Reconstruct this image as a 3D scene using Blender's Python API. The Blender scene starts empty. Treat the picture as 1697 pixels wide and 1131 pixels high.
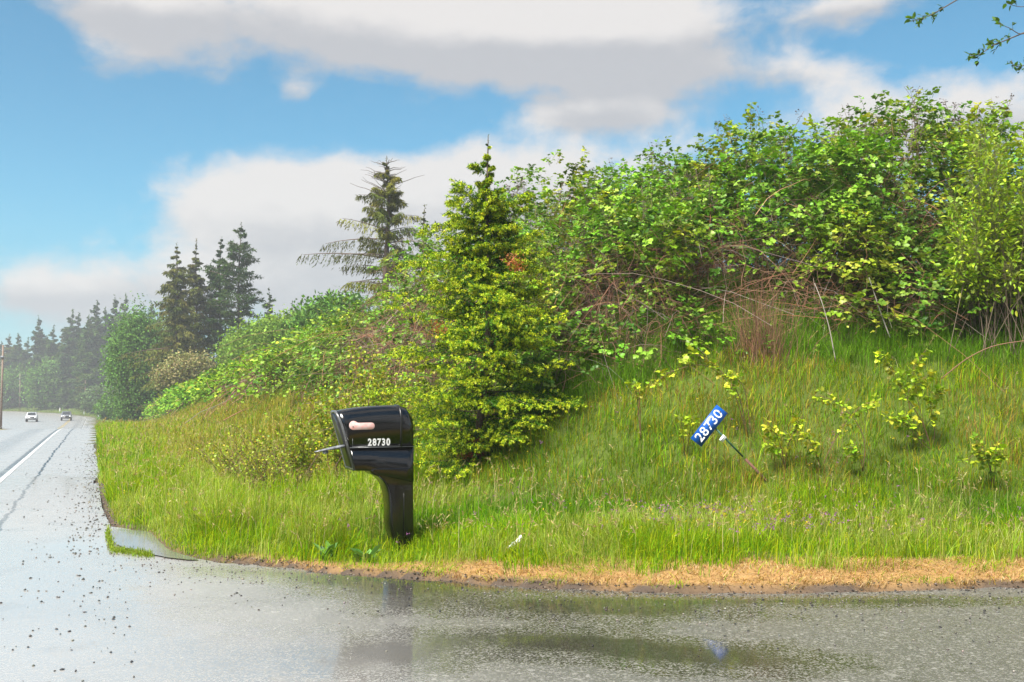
import bpy, math
import numpy as np
from mathutils import Vector

# ------------------------------------------------------------------ camera, world, sun, exposure
F = 1650.0; CX = 848.5; CY = 565.5; HY = 660.0; CAMH = 1.37      # picture metrics of the photograph
PITCH = math.atan((HY - CY) / F)
scn = bpy.context.scene
col = scn.collection
cam = bpy.data.objects.new('camera', bpy.data.cameras.new('camera'))
col.objects.link(cam)
cam.data.sensor_width = 36.0
cam.data.lens = 36.0 * F / 1697.0
cam.data.clip_end = 6000
cam.location = (0, 0, CAMH)
cam.rotation_euler = (math.radians(90) + PITCH, 0, 0)
scn.camera = cam
scn.view_settings.view_transform = 'Standard'
scn.view_settings.look = 'None'
scn.view_settings.gamma = 1
scn.view_settings.exposure = 1.98
SUN_EL, SUN_AZ = math.radians(52), math.radians(215)             # azimuth clockwise from +Y: behind and left of the camera

def ray(px, py):
    x = (px - CX) / F; u = -(py - CY) / F
    return np.array([x, math.cos(PITCH) - u * math.sin(PITCH), math.sin(PITCH) + u * math.cos(PITCH)])
def at(px, py, Y):
    r = ray(px, py); k = Y / r[1]
    return np.array([r[0] * k, Y, CAMH + r[2] * k])
def azel(px, py):
    r = ray(px, py); r = r / np.linalg.norm(r)
    return math.atan2(r[0], r[1]), math.asin(r[2])

class NT:
    """small node-tree writer"""
    def __init__(s, tree): s.t = tree; s.t.nodes.clear()
    def n(s, typ, inputs=None, **kw):
        nd = s.t.nodes.new(typ)
        for k, v in kw.items(): setattr(nd, k, v)
        for k, v in (inputs or {}).items(): s.put(nd.inputs[k], v)
        return nd
    def put(s, sock, v):
        if isinstance(v, bpy.types.NodeSocket): s.t.links.new(v, sock)
        elif isinstance(v, bpy.types.Node): s.t.links.new(v.outputs[0], sock)
        else:
            if hasattr(sock.default_value, '__len__') and len(sock.default_value) == 4 and len(v) == 3: v = (*v, 1)
            sock.default_value = v
    def m(s, op, a, b=0.0, c=None, clamp=False):
        d = {0: a, 1: b}
        if c is not None: d[2] = c
        return s.n('ShaderNodeMath', d, operation=op, use_clamp=clamp).outputs[0]
    def mix(s, f, a, b, blend='MIX'):
        nd = s.n('ShaderNodeMix', None, data_type='RGBA', blend_type=blend)
        s.put(nd.inputs[0], f); s.put(nd.inputs[6], a); s.put(nd.inputs[7], b)
        return nd.outputs[2]
    def noise(s, vec, scale, detail=3, rough=0.5, dist=0.0):
        return s.n('ShaderNodeTexNoise', {'Vector': vec, 'Scale': scale, 'Detail': detail, 'Roughness': rough, 'Distortion': dist}).outputs[0]
    def smooth(s, v, a, b):
        return s.n('ShaderNodeMapRange', {0: v, 1: a, 2: b, 3: 0.0, 4: 1.0}, interpolation_type='SMOOTHSTEP').outputs[0]

w = bpy.data.worlds.new('World'); scn.world = w; w.use_nodes = True
N = NT(w.node_tree)
sky = N.n('ShaderNodeTexSky', sky_type='NISHITA')
sky.sun_disc = False; sky.sun_elevation = SUN_EL; sky.sun_rotation = SUN_AZ
sky.air_density = 1.0; sky.dust_density = 0.3; sky.ozone_density = 1.5
gen = N.n('ShaderNodeTexCoord').outputs['Generated']
sep = N.n('ShaderNodeSeparateXYZ', {0: gen})
az = N.m('ARCTAN2', sep.outputs[0], sep.outputs[1])
el = N.m('ARCSINE', sep.outputs[2])
sc = N.n('ShaderNodeCombineXYZ', {0: az, 1: N.m('MULTIPLY', el, 1.9), 2: 0.0}).outputs[0]
n1 = N.noise(gen, 6.5, 8, 0.60, 0.25)
n2 = N.noise(sc, 15.0, 8, 0.62, 0.2)
BLOBS = [(620, 15, 520, 75, 1.0), (860, 90, 330, 62, 1.0), (1030, 60, 190, 100, .8), (230, 20, 130, 45, .8),
         (500, 330, 230, 75, .9), (850, 290, 260, 80, .95), (620, 430, 400, 115, .8), (190, 480, 260, 60, .7),
         (990, 190, 110, 28, .8), (1430, 8, 110, 30, .9), (1560, 200, 260, 75, 1.1), (495, 158, 38, 26, .55),
         (175, 115, 70, 35, .6), (1300, 120, 170, 30, .5), (330, 100, 160, 40, .45), (60, 500, 90, 50, .5)]
field = None
shade = None
for bx_, by_, rx_, ry_, wt in BLOBS:
    a0, e0 = azel(bx_, by_); ra, re = rx_ / F, ry_ / F
    da = N.m('MULTIPLY', N.m('SUBTRACT', az, a0), 1 / ra)
    de = N.m('MULTIPLY', N.m('SUBTRACT', el, e0), 1 / re)
    r2 = N.m('ADD', N.m('MULTIPLY', da, da), N.m('MULTIPLY', de, de))
    g = N.m('MULTIPLY', N.m('EXPONENT', N.m('MULTIPLY', r2, -0.9)), wt)
    field = g if field is None else N.m('ADD', field, g)
    sh = N.m('MULTIPLY', g, de)
    shade = sh if shade is None else N.m('ADD', shade, sh)
# broken cloud over the rest of the sky (all that the picture does not show)
away = N.smooth(N.m('ABSOLUTE', az), 0.55, 0.9)
up = N.smooth(el, 0.42, 0.6)
rest = N.m('MULTIPLY', N.m('MAXIMUM', away, up), N.smooth(N.noise(gen, 2.2, 5, .55), .42, .56))
field = N.m('ADD', field, N.m('MULTIPLY', rest, 1.1))
f2 = N.m('ADD', field, N.m('MULTIPLY', N.m('SUBTRACT', n1, 0.5), 1.7))
f2 = N.m('ADD', f2, N.m('MULTIPLY', N.m('SUBTRACT', n2, 0.5), 0.9))
cmask = N.m('MULTIPLY', N.smooth(f2, 0.40, 0.98), 0.94)
lit = N.smooth(N.m('ADD', N.m('MULTIPLY', shade, 1.3), N.m('ADD', n1, N.m('MULTIPLY', n2, .8))), 0.45, 1.2)
ccol = N.mix(lit, (2.85, 2.85, 2.95), (4.4, 4.2, 4.05))
blue = N.mix(1.0, sky, (0.34, .74, .78), 'MULTIPLY')
low = N.smooth(el, 0.22, 0.0)
blue = N.mix(N.m('MULTIPLY', low, 0.5), blue, (1.1, 2.2, 3.1))
skyc = N.mix(cmask, blue, ccol)
bg = N.n('ShaderNodeBackground', {0: skyc, 1: 0.05})
N.n('ShaderNodeOutputWorld', {0: bg.outputs[0]})

sun = bpy.data.objects.new('sun', bpy.data.lights.new('sun', 'SUN'))
col.objects.link(sun)
sun.data.energy = 3.0; sun.data.angle = math.radians(26); sun.data.color = (1, 0.95, 0.87)
dv = Vector((math.sin(SUN_AZ) * math.cos(SUN_EL), math.cos(SUN_AZ) * math.cos(SUN_EL), math.sin(SUN_EL)))
sun.rotation_euler = dv.to_track_quat('Z', 'Y').to_euler()

# ------------------------------------------------------------------ helpers
rng = np.random.default_rng(11)
def U(a, b, n=None): return rng.uniform(a, b, n)
def nrm(v): return v / (np.linalg.norm(v, axis=-1, keepdims=True) + 1e-9)
def sstep(x, a, b):
    t = np.clip((x - a) / (b - a), 0, 1); return t * t * (3 - 2 * t)
_tab = np.random.default_rng(5).uniform(0, 1, 4096)
def vnoise(x, y, z=0.0, sc=1.0):
    """value noise, vectorised, 0..1"""
    x = np.asarray(x, float) / sc; y = np.asarray(y, float) / sc; z = np.asarray(z, float) / sc + 0 * x
    xi, yi, zi = np.floor(x).astype(int), np.floor(y).astype(int), np.floor(z).astype(int)
    fx, fy, fz = x - xi, y - yi, z - zi
    fx, fy, fz = fx*fx*(3-2*fx), fy*fy*(3-2*fy), fz*fz*(3-2*fz)
    def h(i, j, k): return _tab[((i * 73856093) ^ (j * 19349663) ^ (k * 83492791)) % 4096]
    def lx(j, k): return h(xi, j, k) * (1 - fx) + h(xi + 1, j, k) * fx
    a = lx(yi, zi) * (1 - fy) + lx(yi + 1, zi) * fy
    b = lx(yi, zi + 1) * (1 - fy) + lx(yi + 1, zi + 1) * fy
    return a * (1 - fz) + b * fz

def mesh(name, V, faces, mat, parent=None, colr=None, smooth=False):
    """V (n,3); faces: list of (m,k) index arrays; colr (n,3)"""
    me = bpy.data.meshes.new(name)
    V = np.asarray(V, np.float32)
    me.vertices.add(len(V)); me.vertices.foreach_set('co', V.ravel())
    fl = [np.asarray(f, np.int32) for f in faces if len(f)]
    loops = np.concatenate([f.ravel() for f in fl])
    tot = np.concatenate([np.full(len(f), f.shape[1], np.int32) for f in fl])
    start = np.concatenate([[0], np.cumsum(tot)[:-1]]).astype(np.int32)
    me.loops.add(len(loops)); me.loops.foreach_set('vertex_index', loops)
    me.polygons.add(len(tot)); me.polygons.foreach_set('loop_start', start); me.polygons.foreach_set('loop_total', tot)
    if smooth: me.polygons.foreach_set('use_smooth', np.ones(len(tot), bool))
    if colr is not None:
        a = me.attributes.new('col', 'FLOAT_COLOR', 'POINT')
        a.data.foreach_set('color', np.concatenate([np.asarray(colr, np.float32), np.ones((len(V), 1), np.float32)], 1).ravel())
    me.update(calc_edges=True); me.validate()
    me.materials.append(mat)
    o = bpy.data.objects.new(name, me); col.objects.link(o)
    if parent: o.parent = parent
    return o
def tag(o, label=None, cat=None, group=None, kind=None):
    if label: o['label'] = label
    if cat: o['category'] = cat
    if group: o['group'] = group
    if kind: o['kind'] = kind
    return o
def empty(name, loc, label=None, cat=None, group=None):
    o = bpy.data.objects.new(name, None); col.objects.link(o); o.location = tuple(loc); o.empty_display_size = .2
    return tag(o, label, cat, group)
class Acc:
    """gathers pieces for one mesh"""
    def __init__(s): s.V = []; s.F = {}; s.C = []; s.n = 0
    def add(s, V, faces, c=None):
        V = np.asarray(V, float)
        s.V.append(V)
        for f in faces:
            f = np.asarray(f)
            if len(f): s.F.setdefault(f.shape[1], []).append(f + s.n)
        cc = np.zeros((len(V), 3)) if c is None else np.broadcast_to(np.asarray(c, float), (len(V), 3))
        s.C.append(cc); s.n += len(V)
    def build(s, name, mat, parent=None, smooth=False, origin=None):
        V = np.concatenate(s.V)
        if origin is not None: V = V - np.asarray(origin)
        return mesh(name, V, [np.concatenate(f) for f in s.F.values()], mat, parent, np.concatenate(s.C), smooth)

def tubes(P, R, sides=4):
    """P (N,K,3), R (N,K)"""
    P = np.asarray(P, float); R = np.broadcast_to(np.asarray(R, float), P.shape[:2])
    n, K, _ = P.shape
    T = np.zeros_like(P); T[:, 1:-1] = P[:, 2:] - P[:, :-2]; T[:, 0] = P[:, 1] - P[:, 0]; T[:, -1] = P[:, -1] - P[:, -2]
    T = nrm(T)
    ref = np.where(np.abs(T[:, :1, 2:3]) > .9, np.array([1., 0, 0]), np.array([0, 0, 1.])) + 0 * T
    A = nrm(np.cross(T, ref)); B = np.cross(T, A)
    ang = np.arange(sides) * 2 * math.pi / sides
    V = P[:, :, None] + R[:, :, None, None] * (A[:, :, None] * np.cos(ang)[None, None, :, None] + B[:, :, None] * np.sin(ang)[None, None, :, None])
    idx = np.arange(n * K * sides).reshape(n, K, sides)
    a = idx[:, :-1]; b = idx[:, 1:]
    Fq = np.stack([a, np.roll(a, -1, 2), np.roll(b, -1, 2), b], -1).reshape(-1, 4)
    V = V.reshape(-1, 3); fs = [Fq]
    if sides == 4: fs.append(idx[:, -1].reshape(-1, 4)); 
    return V, fs
def tube(pts, r, sides=8):
    pts = np.asarray(pts, float); r = np.broadcast_to(np.asarray(r, float), (len(pts),))
    V, fs = tubes(pts[None], r[None], sides)
    k = len(pts); cap = [np.arange(sides)[::-1][None], (np.arange(sides) + (k - 1) * sides)[None]]
    return V, [fs[0]] + cap
def cards(P, Fd, Ud, L, W):
    """diamond quads: 4 verts"""
    S = nrm(np.cross(Fd, Ud)); L = np.asarray(L)[..., None]; W = np.asarray(W)[..., None]
    V = np.stack([P, P + Fd * L * .45 + S * W * .5, P + Fd * L, P + Fd * L * .45 - S * W * .5], -2)
    return V.reshape(-1, 3), [np.arange(V.size // 3).reshape(-1, 4)]
LT = np.array([[0, 0, 0], [-.36, .30, .06], [.36, .30, .06], [-.30, .68, .04], [.30, .68, .04], [0, 1, -.10], [0, .32, -.02], [0, .68, -.06]])
LF3 = np.array([[0, 6, 1], [0, 2, 6], [7, 5, 3], [7, 4, 5]]); LF4 = np.array([[6, 7, 3, 1], [6, 2, 4, 7]])
def leaves(P, Fd, Ud, L, W=1.0):
    """folded leaf blades, 8 verts"""
    Fd = nrm(Fd); S = nrm(np.cross(Fd, Ud)); Un = np.cross(S, Fd); L = np.asarray(L)
    V = P[:, None] + L[:, None, None] * (S[:, None] * (LT[None, :, 0:1] * W) + Fd[:, None] * LT[None, :, 1:2] + Un[:, None] * LT[None, :, 2:3])
    off = (np.arange(len(P)) * 8)[:, None, None]
    return V.reshape(-1, 3), [(LF3[None] + off).reshape(-1, 3), (LF4[None] + off).reshape(-1, 4)]
def rnd3(n): return rng.normal(size=(n, 3))
def pal(colors, n, jit=.22, w=None):
    c = np.array(colors)[rng.choice(len(colors), n, p=w)]
    return np.clip(c * (1 + jit * rng.normal(size=(n, 1))) * (1 + .06 * rng.normal(size=(n, 3))), .004, .9)

# ------------------------------------------------------------------ materials
def newmat(name):
    m = bpy.data.materials.new(name); m.use_nodes = True
    return m, NT(m.node_tree)
def foliage(name, trans=.35, rough=.45, spec=.4):
    m, N = newmat(name)
    c = N.n('ShaderNodeAttribute', attribute_name='col').outputs[0]
    p = N.n('ShaderNodeBsdfPrincipled', {'Base Color': c, 'Roughness': rough, 'Specular IOR Level': spec})
    tcol = N.mix(1.0, c, (1.3, 1.25, .25), 'MULTIPLY')
    t = N.n('ShaderNodeBsdfTranslucent', {0: tcol})
    mx = N.n('ShaderNodeMixShader', {0: trans, 1: p.outputs[0], 2: t.outputs[0]})
    N.n('ShaderNodeOutputMaterial', {0: mx.outputs[0]})
    return m
def plain(name, c, rough=.5, metal=0.0, var=.0, scale=20, c2=None, bump=0.0, spec=.5, coat=0.0):
    m, N = newmat(name)
    pos = N.n('ShaderNodeTexCoord').outputs['Object']
    no = N.noise(pos, scale, 5, .6)
    base = N.mix(N.smooth(no, .35, .65), c, c2 if c2 else tuple(x * (1 - var) for x in c))
    d = {'Base Color': base, 'Roughness': rough, 'Metallic': metal, 'Specular IOR Level': spec, 'Coat Weight': coat, 'Coat Roughness': .08}
    if bump:
        d['Normal'] = N.n('ShaderNodeBump', {'Strength': bump, 'Distance': .01, 'Height': N.noise(pos, scale * 2, 6, .65)}).outputs[0]
    p = N.n('ShaderNodeBsdfPrincipled', d)
    N.n('ShaderNodeOutputMaterial', {0: p.outputs[0]})
    return m
def attrmat(name, rough=.8, bump=.0, scale=40, spec=.3, mott=.35):
    m, N = newmat(name)
    c = N.n('ShaderNodeAttribute', attribute_name='col').outputs[0]
    pos = N.n('ShaderNodeNewGeometry').outputs['Position']
    no = N.noise(pos, scale, 6, .65)
    k = N.m('MULTIPLY_ADD', N.m('SUBTRACT', no, .5), 2 * mott, 1.0)
    cc = N.mix(1.0, c, N.n('ShaderNodeCombineColor', {0: k, 1: k, 2: k}).outputs[0], 'MULTIPLY')
    d = {'Base Color': cc, 'Roughness': rough, 'Specular IOR Level': spec}
    if bump: d['Normal'] = N.n('ShaderNodeBump', {'Strength': bump, 'Distance': .03, 'Height': no}).outputs[0]
    p = N.n('ShaderNodeBsdfPrincipled', d)
    N.n('ShaderNodeOutputMaterial', {0: p.outputs[0]})
    return m
M_grass = foliage('grass_blades', .42, .6, .06)
M_leaf = foliage('wet_leaves', .24, .40, .25)
M_needle = foliage('needles', .25, .6, .1)
M_far = foliage('far_foliage', .25, .7, .05)
M_cane = attrmat('bramble_canes', .6, 0, 60)
M_bark = attrmat('bark', .85, .4, 30)
M_ground = attrmat('ground_soil', .85, .8, 22, .25)

# ------------------------------------------------------------------ the lie of the land
DX, DY = -.3855, .9227                        # direction of the road; NXV is its right-hand normal
S0, RC = 195.0, 320.0                         # the bend: starts 195 m along, radius 320 m, to the left
CC = np.array([DX, DY]) * S0 + np.array([DY, -DX]) * (-4.9 - RC)
def lat(X, Y):
    s = DX * X + DY * Y; n = DY * X - DX * Y
    dx, dy = X - CC[0], Y - CC[1]
    rr = np.hypot(dx, dy)
    a = np.arctan2(dy, dx) - math.atan2(-DX, DY)
    a = (a + math.pi) % (2 * math.pi) - math.pi
    far = s > S0
    return np.where(far, S0 + RC * np.maximum(a, 0), s), np.where(far, rr - RC - 4.9, n)
def unlat(s, n):
    s = np.asarray(s, float); n = np.asarray(n, float) + 0 * s
    X = DX * s + DY * n; Y = DY * s - DX * n
    a = (s - S0) / RC + math.atan2(-DX, DY)
    r = RC + 4.9 + n
    far = s > S0
    return np.where(far, CC[0] + r * np.cos(a), X), np.where(far, CC[1] + r * np.sin(a), Y)
_s = np.arange(-60, 900, 1.0)
_z = np.interp(_s, [-60, 44, 52, 65, 95, 125, 150, 190, 330, 420, 900], [0, 0, -.05, -.5, -1.6, -2.3, -2.5, -2.5, -2.3, -2.0, -1])
_z = np.convolve(np.pad(_z, 6, mode='edge'), np.ones(13) / 13, 'valid')
def nL(s): return np.interp(s, [0, 114, 150, 200, 260, 340], [-7.3, -7.3, -13, -26, -26, -9])
def zr(s): return np.interp(s, _s, _z)
def smin(a, b, k):
    h = np.clip(.5 + .5 * (b - a) / k, 0, 1)
    return b * (1 - h) + a * h - k * h * (1 - h)
EPX = [(163, 800), (169, 842), (184, 872), (206, 877), (247, 884), (266, 903), (285, 919), (355, 931), (420, 936), (540, 950), (700, 961), (900, 976), (1100, 984), (1300, 984), (1500, 980), (1697, 974)]
EP = []
for px, py in EPX:
    r = ray(px, py); k = -CAMH / r[2]; EP.append((r[0] * k, r[1] * k))
EP += [(6, 7.5), (10, 8.2), (20, 11)]
EP = np.array(EP)
def edgeY(X):
    return np.interp(X, EP[:, 0], EP[:, 1])
def tval(X, Y):
    s, n = lat(X, Y)
    return smin(n - 3.8, Y - 10.0, 1.6)
def edge_dist(X, Y):
    s, n = lat(X, Y)
    return smin(n - .05, np.where(X > -6.6, Y - edgeY(X), 50.0), .5)
def G(X, Y):
    X = np.asarray(X, float); Y = np.asarray(Y, float)
    s, n = lat(X, Y)
    t = smin(n - 3.8, Y - 10.0, 1.6)
    b = .76 * (np.sqrt(t * t + .36) + t) / 2
    b = np.where(b > 2.3, 2.3 + 1.5 * (1 - np.exp(-(b - 2.3) / 1.5)), b)
    b = b * np.interp(s, [0, 60, 105, 150, 210], [1, 1, .9, .45, .22])
    ed = edge_dist(X, Y)
    rough = (vnoise(X, Y, 0, 1.7) - .5) * .16 + (vnoise(X, Y, 3, .45) - .5) * .05
    flat = 1 - np.exp(-(((X + 1.1) / .7) ** 2 + ((Y - 8.8) / .9) ** 2))
    z = zr(s) + b * sstep(n, -.5, 1) * flat + rough * sstep(ed, .4, 2.0) * flat + .05 * sstep(ed, 0, .5) * flat
    # ground left of the road: low grassy mound
    L = nL(s) - n
    z = z + .2 * sstep(L, .2, 3.5) * sstep(s, 60, 95) * (1 - sstep(s, 130, 165)) + .04 * sstep(L, 0, 1)
    inside = ((n < .12) & (n > nL(s) - .1)) | ((ed < .06) & (n > 0) & (Y < 14))
    return np.where(inside, zr(s) - .04, z)

# ground sheet
def axis(*segs):
    out = []
    for a, b, st in segs: out.append(np.arange(a, b, st))
    return np.concatenate(out)
gx = axis((-1500, -400, 220), (-400, -200, 12), (-200, -60, 3.5), (-60, -12, .9), (-12, -6, .3), (-6, 8, .1), (8, 14, .5), (14, 60, 3), (60, 400, 30), (400, 1501, 220))
gy = axis((-1500, -100, 200), (-100, -12, 10), (-12, 6.2, 1.2), (6.2, 14, .09), (14, 24, .35), (24, 70, .8), (70, 210, 2.5), (210, 420, 6), (420, 900, 50), (900, 1501, 200))
GX, GY = np.meshgrid(gx, gy)
GZ = G(GX, GY)
edg = edge_dist(GX, GY); tt = tval(GX, GY)
WS = lambda X: np.interp(X, [-3, -1.6, -.6, .6, 2, 6], [0, .15, .42, .66, .74, .74])      # width of the strip of dead straw
nz = vnoise(GX, GY, 0, .35); nz2 = vnoise(GX, GY, 7, 1.3)
c_green = np.array([.07, .10, .012]); c_straw = np.array([.32, .19, .075]); c_mud = np.array([.075, .056, .043]); c_soil = np.array([.05, .04, .022])
k = sstep(edg, WS(GX) * 1.0 + .1 * nz, WS(GX) * 1.25 + .35 * nz + .05)[..., None]
gc = c_straw * (1 - k) + c_green * k
k = sstep(edg, .03 + .07 * nz, .13 + .12 * nz)[..., None]
gc = c_mud * (1 - k) + gc * k
k = (sstep(tt + 1.1 * sstep(-GX, -3.4, .2), 2.6, 3.4) * (GY < 60))[..., None]
gc = gc * (1 - k) + c_soil * k
ny, nx = GX.shape
idx = np.arange(nx * ny).reshape(ny, nx)
fq = np.stack([idx[:-1, :-1], idx[:-1, 1:], idx[1:, 1:], idx[1:, :-1]], -1).reshape(-1, 4)
tag(mesh('ground', np.stack([GX, GY, GZ], -1).reshape(-1, 3), [fq], M_ground, None, gc.reshape(-1, 3), True), kind='structure')

# wet asphalt
def asphalt():
    m, N = newmat('wet_asphalt')
    pos = N.n('ShaderNodeNewGeometry').outputs['Position']
    sp = N.n('ShaderNodeSeparateXYZ', {0: pos})
    x, y = sp.outputs[0], sp.outputs[1]
    nn = N.m('ADD', N.m('MULTIPLY', x, DY), N.m('MULTIPLY', y, -DX))
    v = N.n('ShaderNodeTexVoronoi', {'Vector': pos, 'Scale': 105.0, 'Randomness': 1.0})
    v2 = N.n('ShaderNodeTexVoronoi', {'Vector': pos, 'Scale': 48.0})
    big = N.noise(pos, .55, 4, .55, .4)
    mid = N.noise(pos, 3.2, 4, .6)
    fine = N.noise(pos, 60.0, 3, .6)
    stone = N.n('ShaderNodeSeparateColor', {0: v.outputs['Color']}).outputs[0]
    pale = N.smooth(stone, .55, .95)
    base = N.mix(pale, (.092, .089, .082), (.195, .188, .176))
    s2 = N.n('ShaderNodeSeparateColor', {0: v2.outputs['Color']}).outputs[0]
    base = N.mix(N.m('MULTIPLY', N.smooth(s2, .93, .98), .45), base, (.34, .33, .31))
    # old pale highway surface, with the sky's sheen painted into its base colour
    hw = N.smooth(N.m('ADD', nn, N.m('MULTIPLY', N.m('SUBTRACT', big, .5), 1.5)), 2.6, -.4)
    base = N.mix(N.m('MULTIPLY', hw, .75), base, (.35, .345, .335))
    tr1 = N.m('SUBTRACT', 1.0, N.smooth(N.m('ABSOLUTE', N.m('ADD', nn, 2.4)), .1, .5)); tr2 = N.m('SUBTRACT', 1.0, N.smooth(N.m('ABSOLUTE', N.m('ADD', nn, 4.1)), .1, .5))
    base = N.mix(N.m('MULTIPLY', N.m('ADD', tr1, tr2), .35), base, (.12, .12, .12))
    base = N.mix(N.m('MULTIPLY', N.smooth(N.noise(pos, 1.3, 6, .7), .55, .7), .3), base, (.07, .07, .07))
    # tar seam along the fog line
    wob = N.m('MULTIPLY', N.m('SUBTRACT', N.noise(pos, 1.1, 3, .6), .5), .22)
    seam = N.m('SUBTRACT', 1.0, N.smooth(N.m('ABSOLUTE', N.m('ADD', N.m('ADD', nn, .92), wob)), .012, .03))
    seam2 = N.m('SUBTRACT', 1.0, N.smooth(N.m('ABSOLUTE', N.m('ADD', N.m('ADD', nn, 1.52), N.m('MULTIPLY', wob, .3))), .03, .09))
    seam = N.m('MAXIMUM', seam, N.m('MULTIPLY', seam2, .7))
    base = N.mix(seam, base, (.02, .02, .02))
    # standing water: hollows given in metres on the ground
    pud = None
    for (cx, cy, ax, ay, wt, rot) in PUDS:
        c_, s_ = math.cos(rot), math.sin(rot)
        dx = N.m('SUBTRACT', x, cx); dy = N.m('SUBTRACT', y, cy)
        uu = N.m('ADD', N.m('MULTIPLY', dx, c_ / ax), N.m('MULTIPLY', dy, s_ / ax))
        vv = N.m('ADD', N.m('MULTIPLY', dx, -s_ / ay), N.m('MULTIPLY', dy, c_ / ay))
        g = N.m('MULTIPLY', N.m('EXPONENT', N.m('MULTIPLY', N.m('ADD', N.m('MULTIPLY', uu, uu), N.m('MULTIPLY', vv, vv)), -.8)), wt)
        pud = g if pud is None else N.m('ADD', pud, g)
    tiny = N.noise(pos, 16.0, 4, .65)
    lvl = N.m('ADD', pud, N.m('ADD', N.m('MULTIPLY', N.m('SUBTRACT', big, .5), 1.2), N.m('MULTIPLY', N.m('SUBTRACT', mid, .5), 1.4)))
    lvl = N.m('ADD', lvl, N.m('MULTIPLY', N.m('SUBTRACT', tiny, .5), .50))
    wet = N.smooth(lvl, .26, .66)
    # stones standing out of the film
    speck = N.m('MULTIPLY', N.smooth(N.m('ADD', fine, N.m('MULTIPLY', stone, .35)), .62, .78), N.m('SUBTRACT', 1.0, N.smooth(lvl, .9, 1.8)))
    wet = N.m('MULTIPLY', wet, N.m('SUBTRACT', 1.0, speck))
    base = N.mix(N.m('MULTIPLY', wet, .8), base, N.mix(hw, (.020, .018, .010), (.29, .285, .275)))  # wet patches on the highway keep a pale colour standing for sky sheen
    rough = N.m('ADD', N.m('MULTIPLY', wet, -.27), N.m('MULTIPLY_ADD', mid, .20, .19))
    rough = N.m('MAXIMUM', rough, .06)
    hgt = N.m('ADD', N.m('MULTIPLY', v.outputs['Distance'], -1.0), fine)
    bm = N.n('ShaderNodeBump', {'Strength': N.m('MULTIPLY', N.m('SUBTRACT', 1.0, wet), .3), 'Distance': .004, 'Height': hgt})
    p = N.n('ShaderNodeBsdfPrincipled', {'Base Color': base, 'Roughness': rough, 'Specular IOR Level': .8, 'Normal': bm.outputs[0]})
    N.n('ShaderNodeOutputMaterial', {0: p.outputs[0]})
    return m
def gpt(px, py):
    r = ray(px, py); k = -CAMH / r[2]; return r[0] * k, r[1] * k
PUDS = []
for (px, py, ax, ay, wt, rot) in [(1150, 1085, .75, .30, 1.0, -.25), (700, 970, 1.2, .28, .8, -.18), (1000, 1010, .9, .30, .9, -.1), (1400, 996, 1.6, .16, .8, 0),
                                   (640, 1085, .42, .40, .9, .5), (655, 990, .35, .5, .6, 0), (330, 1090, .5, .8, .35, .4), (480, 950, .8, .2, .7, -.2), (80, 980, .6, 2.2, .55, .42), (60, 820, 1.2, 5, .5, .42), (900, 1060, .5, .25, .6, .0), (210, 900, .8, .6, .7, 0)]:
    gx_, gy_ = gpt(px, py); PUDS.append((gx_, gy_, ax, ay, wt * 1.95, rot))
M_asph = asphalt()
# highway strip
ss = np.concatenate([np.arange(-40, 30, 1.0), np.arange(30, 200, 2.0), np.arange(200, 620, 5.0)])
nn = np.array([-7.3, -5.5, -3.5, -1.4, -.6, 0.0])
SS, NN = np.meshgrid(ss, nn, indexing='ij')
wig = np.where(SS < 18.0, 0, (vnoise(SS, SS * 0, 0, 1.3) - .5) * .35 + (vnoise(SS, SS * 0, 5, .4) - .5) * .12) * np.where(SS < 34, 1, .35)
NN = NN + np.where(NN == 0, wig + .10 * (SS > 18), 0)
NN = np.where(NN < -1.4, -1.4 + (NN + 1.4) * (nL(SS) + 1.4) / (-7.3 + 1.4), NN)
RX, RY = unlat(SS, NN)
idx = np.arange(SS.size).reshape(SS.shape)
fq = np.stack([idx[:-1, :-1], idx[:-1, 1:], idx[1:, 1:], idx[1:, :-1]], -1).reshape(-1, 4)
tag(mesh('road', np.stack([RX, RY, zr(SS) + 0 * RX], -1).reshape(-1, 3), [fq[:, ::-1]], M_asph, None, None, True), kind='structure')
# driveway mouth, butted to the road along n = 0
xs = np.concatenate([np.arange(EP[0, 0] + .02, 5, .025), np.arange(5, 30, .5)]); ys = edgeY(xs)
ys = ys + ((vnoise(xs, ys, 0, .22) - .5) * .10 + (vnoise(xs, ys, 4, .07) - .5) * .05) * sstep(xs, -5.5, -3)
lowY = np.maximum(DY * xs / DX, -12.0)
B = np.stack([xs, np.maximum(ys, lowY + .01)], 1); A = np.stack([xs, lowY], 1)
rows = np.linspace(0, 1, 14)[:, None, None]
Vd = A[None] * (1 - rows) + B[None] * rows
Vd = np.concatenate([Vd, np.zeros(Vd.shape[:2] + (1,))], -1)
idx = np.arange(Vd.shape[0] * Vd.shape[1]).reshape(Vd.shape[:2])
fq = np.stack([idx[:-1, :-1], idx[:-1, 1:], idx[1:, 1:], idx[1:, :-1]], -1).reshape(-1, 4)
tag(mesh('driveway', Vd.reshape(-1, 3), [fq], M_asph), kind='structure')
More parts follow.
